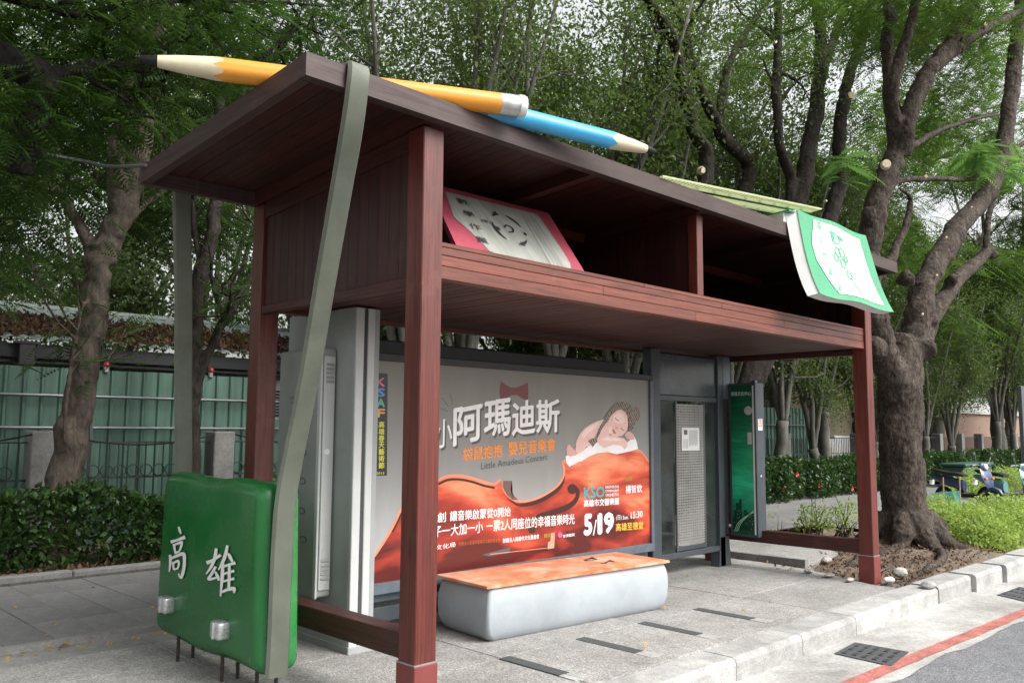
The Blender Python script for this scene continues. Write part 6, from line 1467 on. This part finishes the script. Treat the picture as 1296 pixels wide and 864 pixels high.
shrub('light_bush', 'low yellow green bush behind the scooters', [((20.0, 3.2, .15), (1.6, .6, .62)), ((22.5, 3.2, .15), (1.6, .6, .6))], 9000, .06, 83, 'leaf_bush', 40)
shrub('young_shrub', 'small thin yellow green shrub behind the right rail', [((8.9, 2.0, .22), (.45, .30, .42)), ((9.4, 1.75, .25), (.35, .3, .40))], 750, .055, 85, 'leaf_bush', 46, .05)
rs = np.random.RandomState(87)
tw = thing('bare_twig_plant', 'nearly bare twiggy seedling behind the right rail beside the sign', 'plant', (8.0, 2.1, 0)); mb = MB(); q = np.array([8.0, 2.1, 0.02])
for k in range(5):
    e = q + np.array([rs.normal() * .25, rs.normal() * .15, rs.uniform(.2, .4)]); mb.tube([q, (q + e) / 2 + rs.normal(size=3) * .02, e], [.006, .005, .002], 4)
mb.build('stem', M['bark_dark'], tw); V_, T_ = simple_leaves(q + np.abs(rs.normal(size=(26, 3))) * np.array([.2, .1, .2]) + np.array([-.1, 0, .12]), .06, rs); link('leaf', fast_mesh('leaf', V_, 4, T_), M['leaf_bush'], tw)

# fallen leaves: on the tin roof, on the walk and around the tree
rs = np.random.RandomState(91); n_ = 24000; X = rs.uniform(-8, 6.1, n_); Y = YW - .36 + (rs.beta(1.35, 1.7, n_)) * 2.3
Y += .12 * np.sin(X * 3); V_, T_ = simple_leaves(np.stack([X, Y, zt(Y) + .02 + rs.rand(n_) * .05], 1), .10, rs, 1.2, .5)
kind(link('leaf_litter', fast_mesh('leaf_litter', V_, 4, T_), M['litter']), 'stuff', 'brown dead leaves lying on the tin roof')
n_ = 300; X = rs.uniform(-2, 10, n_); Y = rs.uniform(-.2, 5.6, n_); X[:60] = rs.uniform(-2, .5, 60); Y[:60] = rs.normal(2.9, .12, 60); keep = (Y > 2.7) | (rs.rand(n_) < .16); X, Y = X[keep], Y[keep]; Z = np.where(Y > 3.0, .045, .008); V_, T_ = simple_leaves(np.stack([X, Y, Z], 1), .055, rs, 6, .5)
kind(link('fallen_leaves', fast_mesh('fallen_leaves', V_, 4, T_), M['litter_y']), 'stuff', 'yellow fallen leaves scattered on the pavement')
n_ = 2600; X = rs.uniform(6.2, 10.5, n_); Y = rs.uniform(-.3, 1.2, n_); d = np.hypot(X - 9, Y - .75); Z = -.02 + .16 * np.exp(-(d / 1.25) ** 2) + .035 * np.sin(X * 5.1 + 1.3 * Y) * np.sin(Y * 6.3 + X) + .012
V_, T_ = simple_leaves(np.stack([X, Y, Z], 1), .05, rs, 2.5, .5); kind(link('ground_litter', fast_mesh('ground_litter', V_, 4, T_), M['litter']), 'stuff', 'dry leaf litter on the soil round the big street tree')
n_ = 1500; X = rs.uniform(-3, 2.5, n_); Y = rs.uniform(5.78, 6.3, n_); V_, T_ = simple_leaves(np.stack([X, Y, np.full(n_, .10)], 1), .06, rs, 2.5, .5); kind(link('bed_litter', fast_mesh('bed_litter', V_, 4, T_), M['litter']), 'stuff', 'dry leaves under the left hedge')
# stones round the tree
def rock(px, py, sx, sy, sz, label, seed, mat='stone'):
    c = at_z(px, py, .03); rs = np.random.RandomState(seed); bm = bmesh.new(); bmesh.ops.create_icosphere(bm, subdivisions=3, radius=1)
    for v in bm.verts:
        k = 1 + .12 * math.sin(v.co.x * 2.2 + seed) * math.sin(v.co.y * 2.6 + seed * 2) + .05 * math.sin(v.co.z * 3 + v.co.x * 4 + seed) + rs.uniform(-.035, .035); v.co = Vector((c[0] + v.co.x * sx * k, c[1] + v.co.y * sy * k, c[2] + v.co.z * sz * k))
    me = bpy.data.meshes.new('rock'); bm.to_mesh(me); bm.free(); tag(link('rock', me, M[mat]), label, 'rock', 'broken stones round the street tree')
rock(1139, 724, .11, .08, .055, 'pale lump of broken concrete at the foot of the big tree', 1)
rock(1125, 733, .09, .05, .03, 'small white chip of rubble beside the right post sleeve', 2, 'white_paint')
rock(1024, 722, .07, .04, .022, 'small pale stone in the soil left of the right post', 3)
rock(1050, 727, .08, .045, .02, 'flat pale stone in the soil, second left of the right post', 4)
rock(1076, 733, .06, .035, .02, 'small stone close to the left of the right post', 5)
rock(1046, 708, .09, .06, .035, 'grey stone at the corner of the raised slab', 6)
rock(1175, 740, .12, .07, .04, 'pale broken curb lump between pavement and tree roots', 7, 'curb')

# ================================================================== SCOOTERS AND SMALL STREET THINGS
M['sc_blue'] = paint('sc_blue', (.035, .06, .13), .25, .1, 8, spec=.6); M['sc_teal'] = paint('sc_teal', (.16, .33, .34), .25, .1, 8, spec=.6)
M['chrome'] = paint('chrome', (.6, .6, .6), .15, .1, 10, metallic=1.0); M['tyre'] = paint('tyre', (.02, .02, .02), .85, .2, 30); M['head_glass'] = paint('head_glass', (.7, .72, .72), .1, .05, 10, spec=.8); M['amber'] = flat('amber', (.75, .18, .03), .2)
def scooter(label, x, y, rot, mat):
    t = thing('scooter', label, 'scooter', (x, y, 0), 'scooters parked beyond the bush')
    def W_(p): c, s = math.cos(rot) * .9, math.sin(rot) * .9; return np.array([x + p[0] * c - p[1] * s, y + p[0] * s + p[1] * c, p[2] * .88])
    def WM(mb): mb.v = [tuple(W_(p)) for p in mb.v]; return mb
    def loft(name, secs, mat_, parent=t):     # secs: (x, z, halfwidth, halfheight)
        mb = MB(); n_ = 12
        for (sx, sz, hw, hh) in secs:
            for k in range(n_):
                a = 2 * math.pi * k / n_; e = .7
                mb.v.append((sx, hw * math.copysign(abs(math.cos(a)) ** e, math.cos(a)), sz + hh * math.copysign(abs(math.sin(a)) ** e, math.sin(a))))
        m_ = len(secs); mb.f += [(i * n_ + k, i * n_ + (k + 1) % n_, (i + 1) * n_ + (k + 1) % n_, (i + 1) * n_ + k) for i in range(m_ - 1) for k in range(n_)] + [tuple(range(n_ - 1, -1, -1)), tuple((m_ - 1) * n_ + k for k in range(n_))]
        return smooth_angle(WM(mb).build(name, mat_, parent), 50)
    def wheel(cx):
        w_ = WM(MB().tube([(cx + .19 * math.cos(a), 0, .24 + .19 * math.sin(a)) for a in np.linspace(0, 2 * math.pi, 25)], .052, 8, cap=False)).build('wheel', M['tyre'], t)
        WM(MB().tube([(cx, -.03, .24), (cx, .03, .24)], [.13, .13], 16)).build('rim', M['chrome'], w_)
    wheel(-.62); wheel(.62)           # -x is the front
    loft('front_fender', [(-.86, .32, .02, .03), (-.78, .44, .06, .05), (-.62, .50, .07, .05), (-.46, .44, .06, .05), (-.38, .34, .03, .04)], mat)
    loft('front_shield', [(-.56, .52, .10, .10), (-.52, .66, .19, .10), (-.46, .80, .21, .10), (-.40, .90, .15, .08)], mat)
    loft('footboard', [(-.46, .34, .16, .05), (-.2, .30, .18, .05), (.1, .30, .18, .06), (.2, .36, .17, .08)], M['black_plastic'])
    loft('rear_body', [(.08, .50, .08, .13), (.25, .56, .12, .13), (.55, .62, .13, .11), (.80, .69, .10, .07), (.92, .72, .06, .04)], mat)
    loft('seat', [(.05, .76, .10, .03), (.2, .79, .14, .05), (.5, .80, .15, .05), (.78, .84, .11, .05), (.88, .86, .06, .03)], M['black_plastic'])
    loft('handlebar_cover', [(-.46, .94, .05, .06), (-.41, 1.0, .12, .08), (-.33, 1.02, .10, .06), (-.28, 1.0, .04, .04)], mat)
    WM(MB().lathe((-.45, 0, .99), (-1, 0, .1), [(0, .075), (.03, .07), (.05, .04)], 14)).build('headlight', M['head_glass'], t)
    WM(MB().tube(catmull([(-.36, -.34, 1.02), (-.38, -.18, 1.04), (-.40, 0, 1.0), (-.38, .18, 1.04), (-.36, .34, 1.02)], 4), .014, 6)).build('handlebar', M['chrome'], t)
    for s_ in (-1, 1):
        WM(MB().tube([(-.35, s_ * .25, 1.02), (-.34, s_ * .36, 1.02)], .02, 8)).build('grip', M['black_plastic'], t)
        WM(MB().tube(catmull([(-.38, s_ * .20, 1.04), (-.40, s_ * .26, 1.15), (-.40, s_ * .30, 1.24)], 3), .007, 5)).build('mirror_stem', M['chrome'], t)
        mr = MB().lathe((-.40, s_ * .33, 1.27), (1, 0, .05), [(-.02, .03), (-.008, .062), (.01, .06)], 14); WM(mr).build('mirror', M['black_plastic'], t)
        WM(MB().cbox((-.56, s_ * .13 - .04, .70), (-.50, s_ * .13 + .04, .75), .01)).build('indicator', M['amber'], t)
    WM(MB().tube([(.62, -.14, .28), (.9, -.15, .34)], [.035, .045], 10)).build('exhaust', M['chrome'], t)
    WM(MB().box((.93, -.09, .50), (.94, .09, .62))).build('number_plate', M['white_paint'], t)
    return t
scooter('dark blue scooter parked left of the teal one behind the bush', 16.7, 2.35, math.radians(74), M['sc_blue'])
scooter('teal scooter parked at the right picture edge behind the bush', 17.25, 1.72, math.radians(66), M['sc_teal'])
c = at_y(1295, 560, 2.6); t = thing('steel_post', 'grey steel sign post at the right picture edge above the scooters', 'post', (c[0], 2.6, 0))
MB().cbox((c[0] - .09, 2.55, -.05), (c[0] + .16, 2.65, at_y(1295, 489, 2.6)[2]), .01).build('shaft', M['pipe'], t); MB().cbox((c[0] - .2, 2.45, -.05), (c[0] + .27, 2.75, .06), .01).build('base_plate', M['pillar'], t)
# green utility box behind
t = thing('utility_box', 'low dark green utility box in front of the far hedge', 'utility box', (24.0, 4.7, 0)); M['ubox'] = paint('ubox', (.03, .075, .06), .5, .1, 5)
MB().cbox((23.0, 4.4, 0), (25.4, 5.0, .62), .03).build('body', M['ubox'], t); MB().cbox((22.95, 4.35, .621), (25.45, 5.05, .70), .02).build('lid', M['ubox'], t)
for X in (23.4, 24.5): MB().box((X, 4.385, .12), (X + .8, 4.398, .55)).build('door', M['ubox'], t)
# green plastic netting on two stakes
t = thing('netting_fence', 'short green plastic netting fence on two stakes beside the trunk', 'netting', (14.4, 2.0, 0)); M['net'] = paint('net', (.06, .33, .22), .5, .1, 5); M['stake'] = paint('stake', (.35, .27, .17), .8, .2, 20)
a_, b_ = at_z(1150, 645, 0), at_z(1195, 640, 0); a_ = np.array([14.0, 2.25, 0]); b_ = np.array([15.3, 2.05, 0])
for s_ in (.5, .98): q = a_ + (b_ - a_) * s_; MB().tube([q + np.array([0, 0, -.1]), q + np.array([.01, 0, .72])], .014, 6).build('stake', M['stake'], t)
mb = MB()
for k in range(30):
    for sg in (-1, 1):
        u0 = k / 29; u1 = u0 + sg * .28
        lo_, hi_ = 0.0, 1.0
        if u1 < 0: hi_ = u0 / (u0 - u1); u1 = 0
        if u1 > 1: hi_ = (1 - u0) / (u1 - u0); u1 = 1
        mb.tube([a_ + (b_ - a_) * u0 + np.array([0, sg * .003, .04]), a_ + (b_ - a_) * u1 + np.array([0, sg * .003, .04 + .40 * hi_])], .005, 4)
kind(mb.build('mesh_net', M['net'], t), 'stuff')
